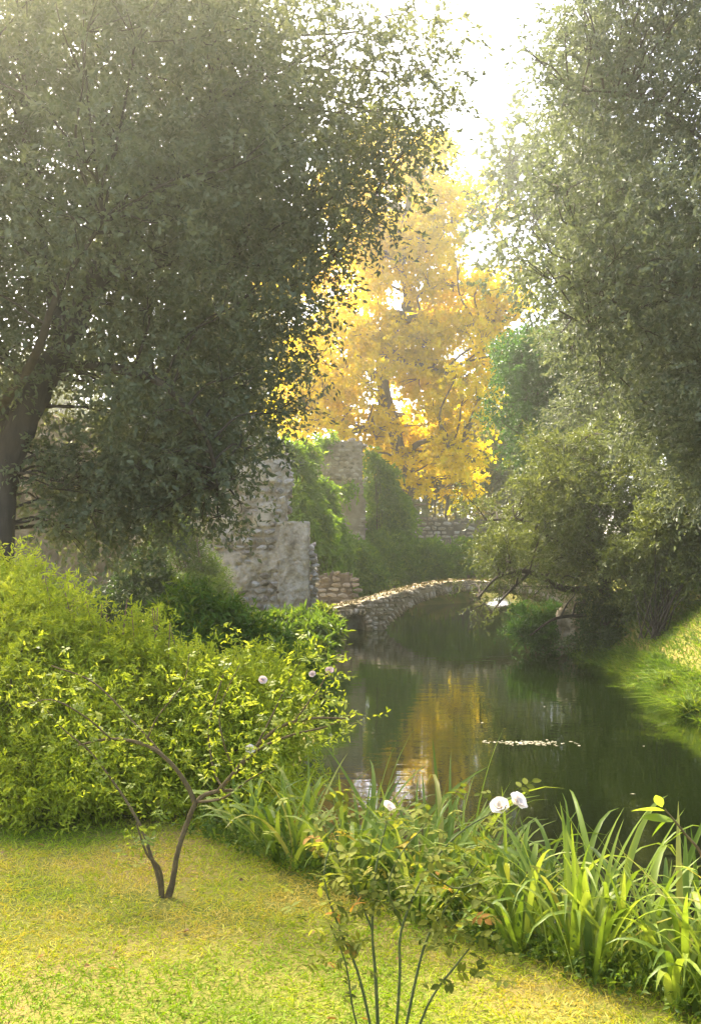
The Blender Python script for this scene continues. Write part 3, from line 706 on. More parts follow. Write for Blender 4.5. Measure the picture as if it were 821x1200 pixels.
# slim trunks of the wood behind the far wall
for k, (px, d) in enumerate([(488, 70), (507, 74), (519, 69), (531, 78), (545, 72), (556, 80), (497, 82)]):
    b0 = at(px, 640, d); base = Vector((b0.x, d, gz(b0.x, d) - .1))
    lean = rng.normal(0, .35)
    trunk = [(base.x, d, base.z - .1, .13), (base.x + lean * .3, d, base.z + 2.5, .11), (base.x + lean, d, base.z + 6, .08), (base.x + lean * 1.6, d, base.z + 9.5, .03)]
    c = np.array([base.x + lean * 1.5, d, base.z + 8.5])
    B = np.array([[*(c + rng.normal(0, 1, 3) * (1.0, .8, 1.6)), .7, .7, .6] for _ in range(14)])
    order = ['first', 'second', 'third', 'fourth', 'fifth', 'sixth', 'seventh'][int(np.argsort(np.argsort([488, 507, 519, 531, 545, 556, 497]))[k])]
    build_tree('slim_tree', 'slim straight trunk behind the far garden wall, %s from the golden tree' % order, base, trunk, [], B, M['pale'], M['bark'], group='slim trees behind the wall', r0=.03, nspr=14, k=9, slen=.6, L=.26, W=.18)

# --- tree standing behind the pale ruin
c = at(285, 330, 38); bx = at(272, 600, 38).x
generic_tree('backlit_tree', 'reddish trunked tree behind the pale ruin seen through oak leaves', (bx, 38, gz(bx, 38) - .1), c, (3.0, 2.5, 4.6), 80, (.6, 1.0), M['pale'], M['barkpale'], .22, r0=.05, nspr=16, k=10, slen=.5, L=.16, W=.10)

# --- right bank trees
c = at(640, 470, 38); bx = c.x + 1.2
generic_tree('green_tree', 'rounded mid-green tree between the willow and the right oak', (bx, 38, gz(bx, 38) - .1), c, (2.2, 2, 2.9), 90, (.45, .8), M['green'], M['bark'], .16, nlimb=4, r0=.03, nspr=34, k=11, slen=.35, L=.13, W=.07)
c = at(740, 420, 31); bx = c.x + .6
generic_tree('brown_tree', 'tall dull brownish tree behind the willow on the right bank', (bx, 31, gz(bx, 31) - .1), c, (2.6, 2.2, 4.2), 110, (.5, .85), M['oak2'], M['bark'], .18, nlimb=5, r0=.03, nspr=36, k=11, slen=.35, L=.11, W=.055)

def willow():
    B = []
    d = 26.0
    for px, py, r, n in [(660, 560, .9, 10), (620, 570, .8, 8), (700, 570, .9, 10), (740, 590, .9, 10), (780, 610, .9, 9), (640, 610, .9, 10), (600, 620, .7, 8), (680, 620, .9, 10), (720, 640, .8, 9), (760, 650, .8, 8), (590, 660, .55, 7), (620, 660, .6, 8), (570, 640, .5, 5), (660, 665, .7, 8), (575, 690, .35, 4), (560, 705, .25, 3), (600, 700, .35, 4), (690, 680, .55, 6), (740, 690, .5, 5), (650, 530, .7, 6), (690, 520, .8, 7), (740, 530, .8, 7), (800, 560, .9, 8), (560, 600, .4, 3), (800, 660, .7, 6)]:
        for k in range(n):
            v = at(px + rng.normal(0, 12), py + rng.normal(0, 10), d + rng.normal(0, 1.0)); q = r * rng.uniform(.4, .65)
            B.append((v.x, v.y, v.z, q, q, q * .8))
    B = np.array(B)
    bx, by = at(715, 730, d).x, d; base = Vector((bx, by, gz(bx, by) - .05))
    trunk = [(bx, by, base.z - .1, .17), (bx - .15, by, 1.9, .14), (bx - .4, by - .1, 2.8, .12), (bx - .8, by, 3.8, .08), (bx - 1.0, by, 4.8, .04)]
    limbs = [[(bx - .1, by, 1.6, .1), P4(660, 690, d - .3, .08), P4(620, 670, d - .6, .06), P4(585, 675, d - .7, .035), P4(560, 700, d - .8, .015)],
             [(bx - .2, by, 2.2, .1), P4(660, 640, d, .07), P4(610, 610, d, .05), P4(570, 610, d, .02)],
             [(bx - .1, by, 2.0, .1), P4(750, 650, d, .07), P4(790, 600, d, .04)],
             [(bx - .4, by, 2.8, .08), P4(660, 580, d + .5, .05), P4(640, 540, d + .6, .02)],
             [(bx, by, 1.2, .07), P4(690, 720, d - .5, .05), P4(650, 725, d - 1, .03), P4(620, 745, d - 1.1, .012)],
             [P4(620, 670, d - .6, .04), P4(590, 700, d - .9, .025), P4(570, 725, d - 1, .01)]]
    build_tree('willow_tree', 'grey-green bushy willow drooping over the water on the right bank', base, trunk, limbs, B, M['willow'], M['bark'],
               nspr=34, k=12, slen=.34, L=.105, W=.034, droop=.5, updir=.4, fall=.3, shell=.5, r0=.025)
willow()

# ------------------------------------------------------------------ shrubs
def shrub(name, label, base, blobs, leafmat, stemmat=None, cat='shrub', group=None, nstem=7, r0=.015, **fol):
    """blobs: (px,py,d,radius m,count)"""
    B = []
    for px, py, d, r, n in blobs:
        c = at(px, py, d)
        for k in range(n):
            o = rdir(1)[0] * rng.random() ** .4 * r * .7; q = r * rng.uniform(.35, .6)
            B.append((c.x + o[0], c.y + o[1], max(c.z + o[2], gz(c.x, c.y) + .08), q, q, q * .85))
    B = np.array(B); base = Vector(base)
    t = thing(name, label, cat, base, group)
    paths = []
    for b in B[rng.permutation(len(B))[:max(nstem, len(B) // 3)]]:
        s = np.array(base) + np.array([rng.normal(0, .12), rng.normal(0, .12), 0]); c = b[:3]
        m_ = s * .5 + c * .5; m_[2] += .12 * abs(c[2] - s[2]) + .05; m_ += rng.normal(0, .06, 3)
        paths.append(smooth_path([(*s, r0), (*m_, r0 * .7), (*c, r0 * .3)], 5))
    o = obj('stems', tubes_mesh('stems', paths, 5, 0, base), stemmat or M['stem'], t); o['kind'] = 'stuff'
    o = obj('foliage', foliage_mesh('foliage', B, origin=base, **fol), leafmat, t); o['kind'] = 'stuff'
    return t

def gp(px, py, d):
    v = at(px, py, d); return (v.x, v.y, gz(v.x, v.y) - .02)

# near feathery shrubs along the left of the lawn
fs = shrub('feathery_shrub', 'bright lime feathery shrub mounding up at the left edge of the lawn', gp(60, 900, 7.2),
      [(20, 740, 7.6, .55, 16), (60, 760, 7.4, .5, 14), (-40, 720, 7.8, .6, 12), (110, 800, 7.2, .45, 14), (30, 840, 7.0, .5, 14), (90, 870, 6.8, .45, 14), (-30, 850, 7, .55, 12), (40, 930, 6.6, .35, 12), (110, 920, 6.6, .35, 10), (-40, 930, 6.7, .4, 8), (20, 690, 7.8, .35, 8), (-20, 680, 7.9, .35, 6)],
      M['lime'], nspr=44, k=12, slen=.16, L=.045, W=.013, droop=.25, updir=.6, shell=.6, hexa=False, up=.5)
paths = []
for k in range(16):
    px = rng.uniform(50, 200); py = np.interp(px, [0, 60, 120, 200], [660, 690, 715, 745]) - rng.uniform(-5, 28); e = np.array(at(px, py, 7.4)) - np.array(fs.location); b_ = e + np.array([rng.normal(0, .08), .05, -.45])
    paths.append(smooth_path([(*b_, .003), (*(e * .5 + b_ * .5 + rng.normal(0, .015, 3)), .0025), (*e, .0035)], 4))
o = obj('dry_stalks', tubes_mesh('dry_stalks', paths, 5), noisy_mat('dry_stalk', [(.3, (.16, .09, .06)), (.7, (.32, .20, .12))], scale=60, bump=0), fs); o['kind'] = 'stuff'
shrub('feathery_shrub', 'lime green feathery shrub right of the tallest mound, behind the bent rose', gp(220, 900, 7.4),
      [(170, 790, 7.6, .45, 14), (220, 830, 7.4, .45, 14), (270, 830, 7.5, .42, 14), (180, 880, 7.1, .42, 12), (250, 890, 7.2, .42, 12), (310, 880, 7.3, .36, 12), (160, 930, 6.8, .3, 8), (250, 945, 6.9, .3, 8), (320, 940, 6.9, .28, 8), (300, 800, 7.7, .34, 10), (340, 850, 7.6, .26, 8)],
      M['lime'], nspr=44, k=12, slen=.16, L=.045, W=.013, droop=.25, updir=.6, shell=.6, up=.5)
shrub('spreading_shrub', 'loose yellow-green shrub with lance leaves below the pale ruin', gp(240, 790, 13),
      [(230, 720, 13.5, .38, 12), (270, 740, 13.2, .4, 12), (200, 745, 13, .4, 12), (310, 765, 12.8, .35, 10), (240, 775, 12.6, .4, 12), (160, 760, 12.8, .35, 8), (340, 790, 12.4, .3, 8), (300, 800, 12, .35, 9)],
      M['lance'], nspr=26, k=9, slen=.2, L=.12, W=.032, droop=.2, updir=.7, shell=.6, up=.6)
shrub('glossy_shrub', 'dark green glossy shrub at the water edge below the plaster pier', gp(355, 770, 21),
      [(340, 745, 21.5, .5, 14), (375, 750, 21.0, .42, 12), (380, 742, 21.5, .25, 7), (320, 760, 20.5, .45, 12), (365, 775, 20, .35, 10), (378, 725, 22.5, .25, 6), (345, 790, 19, .35, 9)],
      M['lance'], nspr=24, k=9, slen=.22, L=.17, W=.045, droop=.3, updir=.7, shell=.6, up=.6)
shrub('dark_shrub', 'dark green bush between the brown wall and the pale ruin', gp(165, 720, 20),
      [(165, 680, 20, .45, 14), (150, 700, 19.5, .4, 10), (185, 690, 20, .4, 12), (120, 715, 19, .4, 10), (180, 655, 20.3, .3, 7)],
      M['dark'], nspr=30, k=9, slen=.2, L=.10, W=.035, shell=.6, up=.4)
shrub('feathery_conifer', 'deep green feathery bush leaning against the pale ruin', gp(235, 720, 25),
      [(215, 640, 26, .6, 14), (235, 680, 25.5, .6, 16), (250, 700, 25, .5, 14), (205, 690, 25, .5, 12), (190, 620, 26, .5, 10), (215, 590, 26.5, .5, 9), (265, 712, 25, .3, 8)],
      M['hedge'], nspr=30, k=10, slen=.3, L=.10, W=.022, shell=.55, up=.5, droop=.3)
shrub('round_bush', 'big rounded green bush behind the left end of the bridge', gp(465, 690, 48),
      [(415, 660, 44.3, .9, 18), (455, 655, 47, 1.1, 22), (498, 656, 49, 1.1, 22), (533, 660, 50, .8, 14), (400, 652, 44, .7, 12), (435, 678, 45, .7, 14), (480, 678, 48, .7, 14), (450, 635, 47.5, .6, 10), (540, 645, 50, .5, 8), (408, 682, 43.6, .6, 10), (515, 680, 49, .5, 10)],
      M['vine'], nspr=26, k=10, slen=.45, L=.21, W=.075, shell=.45, up=.4, droop=.35)
shrub('far_bush', 'olive green bush across the river bend behind the bridge arch', gp(620, 680, 52),
      [(585, 670, 52, .9, 14), (620, 665, 52, 1.1, 18), (660, 660, 51, 1.1, 16), (600, 640, 53, .9, 12), (640, 640, 53, 1.0, 12), (565, 650, 53, .7, 10), (700, 655, 50, 1.1, 12)],
      M['hedge'], nspr=26, k=10, slen=.45, L=.21, W=.075, shell=.45, up=.4, droop=.35)
shrub('fern_clump', 'bright green ferny clump at the right water edge under the willow', gp(635, 750, 27),
      [(625, 735, 27, .45, 12), (650, 725, 27.3, .5, 12), (610, 720, 27.5, .35, 8), (640, 752, 26.6, .3, 8), (600, 740, 26.9, .22, 5)],
      M['green'], nspr=28, k=10, slen=.28, L=.11, W=.03, shell=.55, up=.5, droop=.5)
shrub('bank_bush', 'dull olive bush on the slope under the right oak', gp(770, 700, 22),
      [(770, 640, 22.5, .7, 16), (800, 610, 22, .8, 16), (820, 650, 21.5, .6, 10), (740, 660, 23, .6, 12), (790, 580, 22.8, .6, 10), (830, 580, 22, .7, 10), (760, 690, 22.5, .4, 10), (790, 678, 22, .4, 10), (815, 668, 21.5, .4, 8), (740, 705, 23, .35, 8)],
      M['willow'], M['bark'], nspr=30, k=11, slen=.3, L=.095, W=.04, shell=.55, up=.3)
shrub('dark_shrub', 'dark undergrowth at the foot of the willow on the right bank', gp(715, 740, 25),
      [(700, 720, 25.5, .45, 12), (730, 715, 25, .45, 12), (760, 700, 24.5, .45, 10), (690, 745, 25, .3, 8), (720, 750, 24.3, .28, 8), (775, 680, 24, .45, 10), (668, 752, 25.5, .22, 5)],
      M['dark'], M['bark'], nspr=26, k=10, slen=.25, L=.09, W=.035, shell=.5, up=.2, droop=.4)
# vines on the ruins
shrub('climbing_vine', 'lush green vine tumbling down between the pale ruin and tower', gp(372, 700, 40),
      [(340, 528, 40, .4, 8), (348, 556, 40, .5, 12), (356, 530, 41, .4, 9), (352, 585, 40, .55, 14), (368, 610, 40.5, .55, 14), (345, 610, 39, .45, 10), (383, 592, 43.5, .4, 10), (400, 572, 45.0, .18, 6), (416, 568, 45.2, .12, 5), (376, 575, 43, .4, 10), (355, 630, 39.5, .5, 10), (385, 618, 43, .45, 12), (375, 516, 45.6, .2, 5), (390, 512, 45.8, .15, 5), (378, 640, 41, .5, 10), (346, 575, 39, .35, 8), (395, 640, 43, .5, 10)],
      M['vine'], cat='vine', nspr=22, k=10, slen=.45, L=.24, W=.09, shell=.45, up=-.1, droop=.8, fall=.4)
shrub('climbing_vine', 'green vine hanging down the far right side of the tower', gp(445, 690, 47),
      [(440, 540, 48.6, .25, 7), (452, 556, 48.8, .3, 8), (444, 568, 48.6, .35, 10), (470, 588, 48.8, .3, 8), (454, 590, 48.5, .5, 14), (446, 612, 48.3, .5, 12), (462, 580, 48.6, .35, 8), (468, 603, 48.5, .4, 10), (456, 622, 48, .5, 12), (436, 528, 48.4, .18, 5)],
      M['vine'], cat='vine', nspr=22, k=10, slen=.5, L=.26, W=.10, shell=.45, up=-.1, droop=.9, fall=.4)

# ------------------------------------------------------------------ right bank: rock and grass
def rock_mesh(seed):
    bm = bmesh.new(); bmesh.ops.create_icosphere(bm, subdivisions=4, radius=.5)
    co = np.array([v.co[:] for v in bm.verts]); d = nrm(co)
    f = .72 + .9 * (fbm(d[:, 0] * 1.6 + seed, d[:, 1] * 1.6, d[:, 2] * 1.6 + 9) - .5) + .25 * (fbm(d[:, 0] * 7 + seed, d[:, 1] * 7, d[:, 2] * 7 + 9) - .5)
    for v, c in zip(bm.verts, d * f[:, None] * .75): v.co = c
    me = bpy.data.meshes.new('boulder'); bm.to_mesh(me); bm.free(); return me
o = obj('boulder', rock_mesh(3.), M['moss'], None, Vector(gp(676, 740, 26.6)) + Vector((0, 0, .35))); o.scale = (.9, .8, 1.05)
tag(o, 'pale mossy boulder half hidden under the willow', 'rock')

def blades(P, D, L, W, seg_tint, curl=.3):
    n = len(P); S = nrm(np.cross(D, rdir(n))); L = L[:, None]; W = W[:, None]
    B = rdir(n); B[:, 2] = -.6; 
    m_ = P + D * L * .55 + B * L * curl * .25; tip = P + D * L + B * L * curl
    V = np.stack([P - S * W * .5, P + S * W * .5, m_ + S * W * .4, tip, m_ - S * W * .4], 1).reshape(-1, 3)
    a = np.arange(n)[:, None] * 5
    Fa = np.concatenate([a + np.array([[0, 1, 2]]), a + np.array([[0, 2, 4]]), a + np.array([[4, 2, 3]])])
    return mesh_np('blades', V, Fa, np.repeat(seg_tint, 5, axis=0))

n = 60000
x = rng.uniform(5.0, 10.5, n); y = rng.uniform(13, 27, n); x = np.where(rng.random(n) < .25, river_right(y) + rng.uniform(-.25, .35, n), x); z = ground_z(x, y); k = z > -.08; x, y, z = x[k], y[k], np.maximum(z[k], -.02); n = len(x)
D = rng.normal(0, .45, (n, 3)); D[:, 2] = .8; D[:, 0] -= .25; D = nrm(D)
tt = np.stack([np.clip(1.5 * (fbm(x * .6, y * .6, 1.) - .25) + rng.normal(0, .18, n), 0, 1), rng.random(n)], 1)
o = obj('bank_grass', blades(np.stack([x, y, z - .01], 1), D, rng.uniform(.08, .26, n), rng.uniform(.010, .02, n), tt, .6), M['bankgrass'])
tag(o, 'bright green grass on the slope of the right bank', 'grass', kind='stuff')

for (px, py, d, h, lb) in [(812, 806, 17.0, .62, 'long drooping grass tuft overhanging the water at the right edge'), (745, 772, 20.5, .32, 'small grass tuft at the waterline of the right bank'), (785, 775, 19.0, .38, 'middle-sized grass tuft on the lower right bank'), (690, 765, 24.5, .3, 'grass tuft at the waterline below the willow')]:
    v = at(px, py, d); b0 = Vector((v.x, v.y, gz(v.x, v.y)))
    t = thing('grass_tuft', lb, 'grass tuft', b0, 'grass tufts on the right bank'); n = 340
    P = np.zeros((n, 3)); P[:, :2] = rng.normal(0, .13, (n, 2)); D = rng.normal(0, .5, (n, 3)); D[:, 2] = .85; D[:, 0] -= .3; D = nrm(D)
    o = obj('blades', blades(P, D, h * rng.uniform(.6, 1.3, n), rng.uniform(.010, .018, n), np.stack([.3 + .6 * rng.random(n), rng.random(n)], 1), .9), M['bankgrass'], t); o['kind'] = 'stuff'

# ------------------------------------------------------------------ lawn
n = 210000
x = rng.uniform(-4.2, 2.4, n); y = 2.2 + (rng.random(n) ** 1.25) * 5.6
s = (x - LA[0]) * LN[0] + (y - LA[1]) * LN[1]
k = (rng.random(n) > .8 * np.exp(-((x + .88) ** 2 + (y - 5.23) ** 2) / .03)) & (s < .12 + .12 * rng.normal(size=n)) & (y < 6.7 + .3 * rng.normal(size=n)); x, y, s = x[k], y[k], s[k]; n = len(x)
z = ground_z(x, y)
dry = fbm(x * 1.1 + 3, y * 1.1, 2.) + .22 * np.exp(-((x + .85) ** 2 + (y - 5.0) ** 2) / .5) + .12 * sstep(-1.2, 0, s) - .24 * sstep(4.7, 3.6, y) * sstep(-.1, -1.0, x)
tt = np.stack([np.clip(2.7 * (dry - .405) + .5 * (fbm(x * 9, y * 9, 4.) - .5) + rng.normal(0, .16, n), 0, 1), rng.random(n)], 1)
D = rng.normal(0, .75, (n, 3)); D[:, 2] = .75; D = nrm(D)
o = obj('lawn_grass', blades(np.stack([x, y, z - .004], 1), D, rng.uniform(.02, .065, n), rng.uniform(.003, .006, n), tt, .5), M['grass'])
tag(o, 'short lawn grass, green with dry straw-coloured patches', 'grass', kind='stuff')

# low weeds along the foot of the iris bed
n = 2600
u = rng.uniform(-.6, 3.6, n); v = rng.uniform(.02, 1.5, n) 
x = LA[0] + u * .6365 + v * LN[0]; y = LA[1] - u * .7714 + v * LN[1]; z = ground_z(x, y)
O = np.stack([x, y, z], 1); A = rng.normal(0, .5, (n, 3)); A[:, 2] = 1; A = nrm(A)
P, Dd, U = sprig_leaves(O, A, .15, 9, .8, .15, .8)
V, Fa, q = leaf_arrays(P, Dd, U, rng.uniform(.02, .045, len(P)), rng.uniform(.010, .02, len(P)))
tint = np.repeat(np.stack([np.clip(.15 + .6 * rng.random(len(P)), 0, 1), rng.random(len(P))], 1), q, axis=0)
o = obj('ground_cover', mesh_np('ground_cover', V, Fa, tint), M['hedge']); tag(o, 'low leafy weeds growing under the iris leaves', 'weeds', kind='stuff')

# ------------------------------------------------------------------ iris bed
def iris_leaf(seed):
    rr = random.Random(seed); n = 10
    lean = rr.uniform(.1, .5); curl = rr.choice([.7, 1.9, 2.4, 2.9, 3.3, 3.8]) * rr.uniform(.8, 1.2); kink = rr.uniform(.35, .75)
    p = Vector((0, 0, 0)); a = lean; V = []; w0 = rr.uniform(.021, .034)
    for i in range(n + 1):
        t = i / n; w_ = w0 * (.75 + .5 * math.sin(t * 2.4)) * (1 - t ** 3.2) + .0008
        dirn = Vector((math.sin(a), 0, math.cos(a))); nn = Vector((math.cos(a), 0, -math.sin(a)))
        tw = .5 * math.sin(t * 2 + seed)
        side = Vector((0, 1, 0)) * math.cos(tw) + nn * math.sin(tw)
        V += [p - side * w_ / 2 - nn * w_ * .12, p + nn * w_ * .08, p + side * w_ / 2 - nn * w_ * .12]
        p = p + dirn / n; a += curl / n * (2.2 * max(0, t - kink * .6) + .3)
    Fa = []
    for i in range(n):
        for j in (0, 1): b_ = i * 3 + j; Fa.append([b_, b_ + 1, b_ + 4, b_ + 3])
    me = mesh_np('leaf', np.array([tuple(v) for v in V]), Fa, smooth=True); me.materials.append(M['iris']); return me
IRIS = [iris_leaf(s) for s in range(16)]
def iris(base, n, h, label, group='iris clumps along the bank', lean=(0, 0)):
    t = thing('iris_plant', label, 'iris', base, group)
    for k in range(n):
        o = bpy.data.objects.new('leaf', random.choice(IRIS)); COL.objects.link(o); o.parent = t
        a = random.uniform(0, 2 * math.pi); rr = random.uniform(0, .1)
        o.location = (math.cos(a) * rr, math.sin(a) * rr, -.02)
        sc = h * random.uniform(.65, 1.12); o.scale = (sc, random.uniform(.75, 1.1), sc)
        o.rotation_euler = (random.gauss(0, .1) + lean[0], random.gauss(0, .1) + lean[1], a + random.gauss(0, .4))
IR = []
for row, (v0, hh) in enumerate([(.18, .62), (.45, .82), (.8, .92), (1.2, .90)]):
    u = -.05 + .1 * row
    while u < 3.7:
        IR.append((u + random.gauss(0, .05), v0 + random.gauss(0, .06), hh * random.uniform(.85, 1.15), row)); u += random.uniform(.2, .29)
rows = ['on the lawn edge', 'in the second row of the bed', 'in the third row of the bed', 'nearest the water']
for row in range(4):
    for i, (u, v, hh, r_) in enumerate(sorted(q_ for q_ in IR if q_[3] == row)):
        x = LA[0] + u * .6365 + v * LN[0]; y = LA[1] - u * .7714 + v * LN[1]
        nth = ['first', 'second', 'third', 'fourth', 'fifth', 'sixth', 'seventh', 'eighth', 'ninth', 'tenth', 'eleventh', 'twelfth', 'thirteenth', 'fourteenth', 'fifteenth', 'sixteenth', 'seventeenth', 'eighteenth'][min(i, 17)]
        iris((x, y, gz(x, y)), random.randint(14, 19), hh, 'arching iris clump %s, %s from the left' % (rows[row], nth))

# ------------------------------------------------------------------ roses
def rose_leaflet(seed, L, W):
    rr = random.Random(seed)
    rows_ = [(0, .05), (.2, .75), (.45, 1.0), (.7, .8), (.9, .35), (1, .02)]; V = []
    for t, w_ in rows_:
        z = -.12 * t * t * L; V += [(t * L, -w_ * W / 2, z + .18 * w_ * W / 2 + rr.uniform(-.03, .03) * W), (t * L, 0, z), (t * L, w_ * W / 2, z + .18 * w_ * W / 2 + rr.uniform(-.03, .03) * W)]
    Fa = [[i * 3 + j, i * 3 + j + 1, i * 3 + j + 4, i * 3 + j + 3] for i in range(5) for j in (0, 1)]
    return np.array(V), np.array(Fa)
def compound(seed, mat, L=.045, W=.026, n=5):
    """a rose leaf: stalk with paired leaflets"""
    rr = random.Random(seed); Vs, Fs, b_ = [], [], 0
    spots = [(0.09, 0), (.055, 1.15), (.055, -1.15), (.03, 1.25), (.03, -1.25)][:n]
    for x0, an in spots:
        v, f = rose_leaflet(rr.random(), L * rr.uniform(.8, 1.1), W * rr.uniform(.85, 1.1)); an += rr.gauss(0, .15)
        c, s = math.cos(an), math.sin(an); pit = rr.gauss(-.15, .2)
        v2 = np.stack([x0 * L / .045 * .9 + v[:, 0] * c - v[:, 1] * s, v[:, 0] * s + v[:, 1] * c, v[:, 2] + v[:, 0] * pit], 1)
        Vs.append(v2); Fs.append(f + b_); b_ += len(v)
    pv, pf = tube_arrays(smooth_path([(0, 0, 0, .0012), (.05 * L / .045, 0, .002, .001), (.09 * L / .045, 0, 0, .0008)], 2), 4, 0, b_)
    Vs.append(pv); Fs.append(pf)
    me = mesh_np('leaf', np.vstack(Vs), np.vstack(Fs), smooth=True); me.materials.append(mat); return me
def put_leaf(parent, meshes, loc, dirn, sc):
    o = bpy.data.objects.new('leaf', random.choice(meshes)); COL.objects.link(o); o.parent = parent
    o.location = loc; o.scale = (sc, sc, sc)
    q = Vector(dirn).to_track_quat('X', 'Z'); o.rotation_mode = 'QUATERNION'; o.rotation_quaternion = q @ Matrix.Rotation(random.gauss(0, .5), 3, 'X').to_quaternion()
    return o
def bloom_mesh(seed, mat, R0=.042):
    rr = random.Random(seed); Vs, Fs, b_ = [], [], 0
    for ring, (cnt, rad, tilt) in enumerate([(6, 1.0, 1.25), (6, .85, .95), (5, .65, .6), (4, .45, .3)]):
        for k in range(cnt):
            az = 2 * math.pi * (k + .5 * (ring % 2) + rr.uniform(-.12, .12)) / cnt; tl = tilt + rr.uniform(-.15, .15); g = []
            for i in range(5):
                t = i / 4
                for j in range(5):
                    sx = (j - 2) / 2; wd = math.sin(min(1, t * 1.15 + .08) * math.pi * .62) * .62 * R0 * rad * 1.15
                    rad_ = R0 * rad * t * math.sin(tl) * 1.05 + .003; hz = R0 * rad * t * math.cos(tl) + .35 * R0 * rad * t * t * (1 - abs(sx) * .2) * .4 - .25 * R0 * max(0, t - .75) * (1 + abs(sx))
                    ca = sx * wd; cup = -abs(sx) ** 2 * .12 * R0
                    g.append(((rad_ + cup) * math.cos(az) - ca * math.sin(az), (rad_ + cup) * math.sin(az) + ca * math.cos(az), hz + rr.uniform(-.0015, .0015)))
            Vs.append(np.array(g)); Fs.append(np.array([[i * 5 + j, i * 5 + j + 1, i * 5 + j + 6, i * 5 + j + 5] for i in range(4) for j in range(4)]) + b_); b_ += 25
    me = mesh_np('bloom', np.vstack(Vs), np.vstack(Fs), smooth=True); me.materials.append(mat); return me
PALE_LEAVES = [compound(s, M['rosegreen'], .029, .014) for s in range(6)]
ROSE_LEAVES = [compound(s + 20, M['roseleaf'], .037, .021) for s in range(7)]
BLOOM = [bloom_mesh(s, M['petal']) for s in range(3)]; PINKB = [bloom_mesh(9, M['pink'], .018)]
def put_bloom(parent, me, loc, tilt):
    o = bpy.data.objects.new('bloom', me); COL.objects.link(o); o.parent = parent; o.location = loc; o.rotation_euler = tilt; return o

# bent rose on the lawn
def bent_rose():
    d = 5.25; b0 = at(195, 1050, d); base = Vector((b0.x, d, gz(b0.x, d)))
    t = thing('rose_bush', 'gnarled rose bush with bent bare stems standing on the lawn', 'rose bush', base)
    q = lambda px, py, dd, r: (*(at(px, py, d + dd) - base), r)
    stems = [[(0, 0, -.03, .026), q(203, 1030, 0, .022), q(208, 1000, 0, .019), q(218, 968, .02, .018), q(232, 938, .03, .018), q(252, 928, .03, .015), q(274, 926, .03, .011)],
             [(-.02, .01, -.03, .02), q(186, 1030, 0, .016), q(176, 1000, .02, .013), q(168, 975, .05, .012), q(152, 945, .1, .010), q(132, 915, .14, .008), q(105, 880, .18, .006), q(70, 850, .2, .004), q(30, 800, .2, .002)],
             [(-.015, 0, -.02, .014), q(188, 1020, -.05, .011), q(172, 1000, -.08, .009), q(160, 965, -.1, .005)],
             [q(229, 942, .03, .012), q(218, 918, .04, .011), q(196, 890, .06, .010), q(168, 872, .1, .009), q(130, 866, .14, .007), q(92, 873, .2, .005)],
             [q(196, 890, .06, .006), q(160, 850, .15, .005), q(110, 800, .25, .004), q(60, 780, .3, .003)],
             [q(255, 928, .03, .011), q(275, 905, .0, .010), q(300, 875, -.02, .009), q(330, 851, -.03, .008), q(365, 842, -.03, .006), q(405, 842, -.05, .004)],
             [q(270, 912, 0, .008), q(300, 880, .1, .007), q(340, 862, .15, .006), q(380, 852, .2, .004), q(415, 838, .2, .003)],
             [q(262, 926, .02, .006), q(250, 900, .1, .005), q(245, 850, .15, .004), q(262, 790, .2, .003)],
             [q(300, 875, -.02, .005), q(318, 840, .0, .004), q(335, 805, .05, .003), q(352, 775, .05, .002)],
             [q(345, 846, -.03, .005), q(360, 825, -.02, .004), q(378, 800, 0, .003), q(386, 784, 0, .002)],
             [q(232, 940, .03, .007), q(262, 935, -.15, .006), q(290, 915, -.2, .004), q(315, 900, -.25, .002)],
             [q(170, 873, .1, .005), q(185, 840, .1, .004), q(215, 800, .1, .003), q(222, 765, .1, .002)],
             [q(275, 905, 0, .005), q(262, 870, -.1, .004), q(258, 830, -.1, .003), q(280, 780, -.1, .002)],
             [q(130, 866, .14, .005), q(100, 840, .05, .004), q(60, 820, 0, .003), q(20, 830, 0, .002)]]
    sm = [smooth_path(s, 6) for s in stems]
    for i, s in enumerate(sm): s[:, 3] *= .66 if i < 3 else 1.0
    so_ = [obj('stem', tubes_mesh('stem', [s], 8, .05), M['stem'], t) for s in sm]
    cut = [s[int(len(s) * (.6 if i < 3 else .34)):] for i, s in enumerate(sm)]; pts = np.vstack(cut[1:]); own = sum([[i] * len(c) for i, c in enumerate(cut) if i >= 1], [])
    for k in range(230):
        ix = rng.integers(len(pts)); p = pts[ix][:3] + rng.normal(0, .05, 3) * np.array([1.3, 1, 1.3]); dv = rdir(1)[0]; dv[2] = abs(dv[2]) * .4
        put_leaf(so_[own[ix]], PALE_LEAVES, p, dv, random.uniform(.7, 1.25))
    O = pts[rng.integers(len(pts), size=170), :3] + rng.normal(0, .07, (170, 3)); A = rdir(170); A[:, 2] += .4
    P, Dd, U = sprig_leaves(O, nrm(A), .1, 7, .8, .1, .7)
    V, Fa, qn = leaf_arrays(P, Dd, U, rng.uniform(.02, .036, len(P)), rng.uniform(.009, .015, len(P)), hexa=True)
    o = obj('small_leaves', mesh_np('small_leaves', V, Fa, np.repeat(rng.random((len(P), 2)), qn, axis=0)), M['lime'], t); o['kind'] = 'stuff'
    put_bloom(so_[5], BLOOM[0], q(293, 878, -.1, 0)[:3], (1.1, .1, 0)).scale = (.5,) * 3
    put_bloom(so_[8], PINKB[0], q(308, 797, 0, 0)[:3], (.9, .4, 0)); put_bloom(so_[9], PINKB[0], q(386, 786, 0, 0)[:3], (.7, 0, 0)); put_bloom(so_[8], PINKB[0], q(366, 790, 0, 0)[:3], (.9, -.3, 0)).scale = (.8,) * 3
bent_rose()

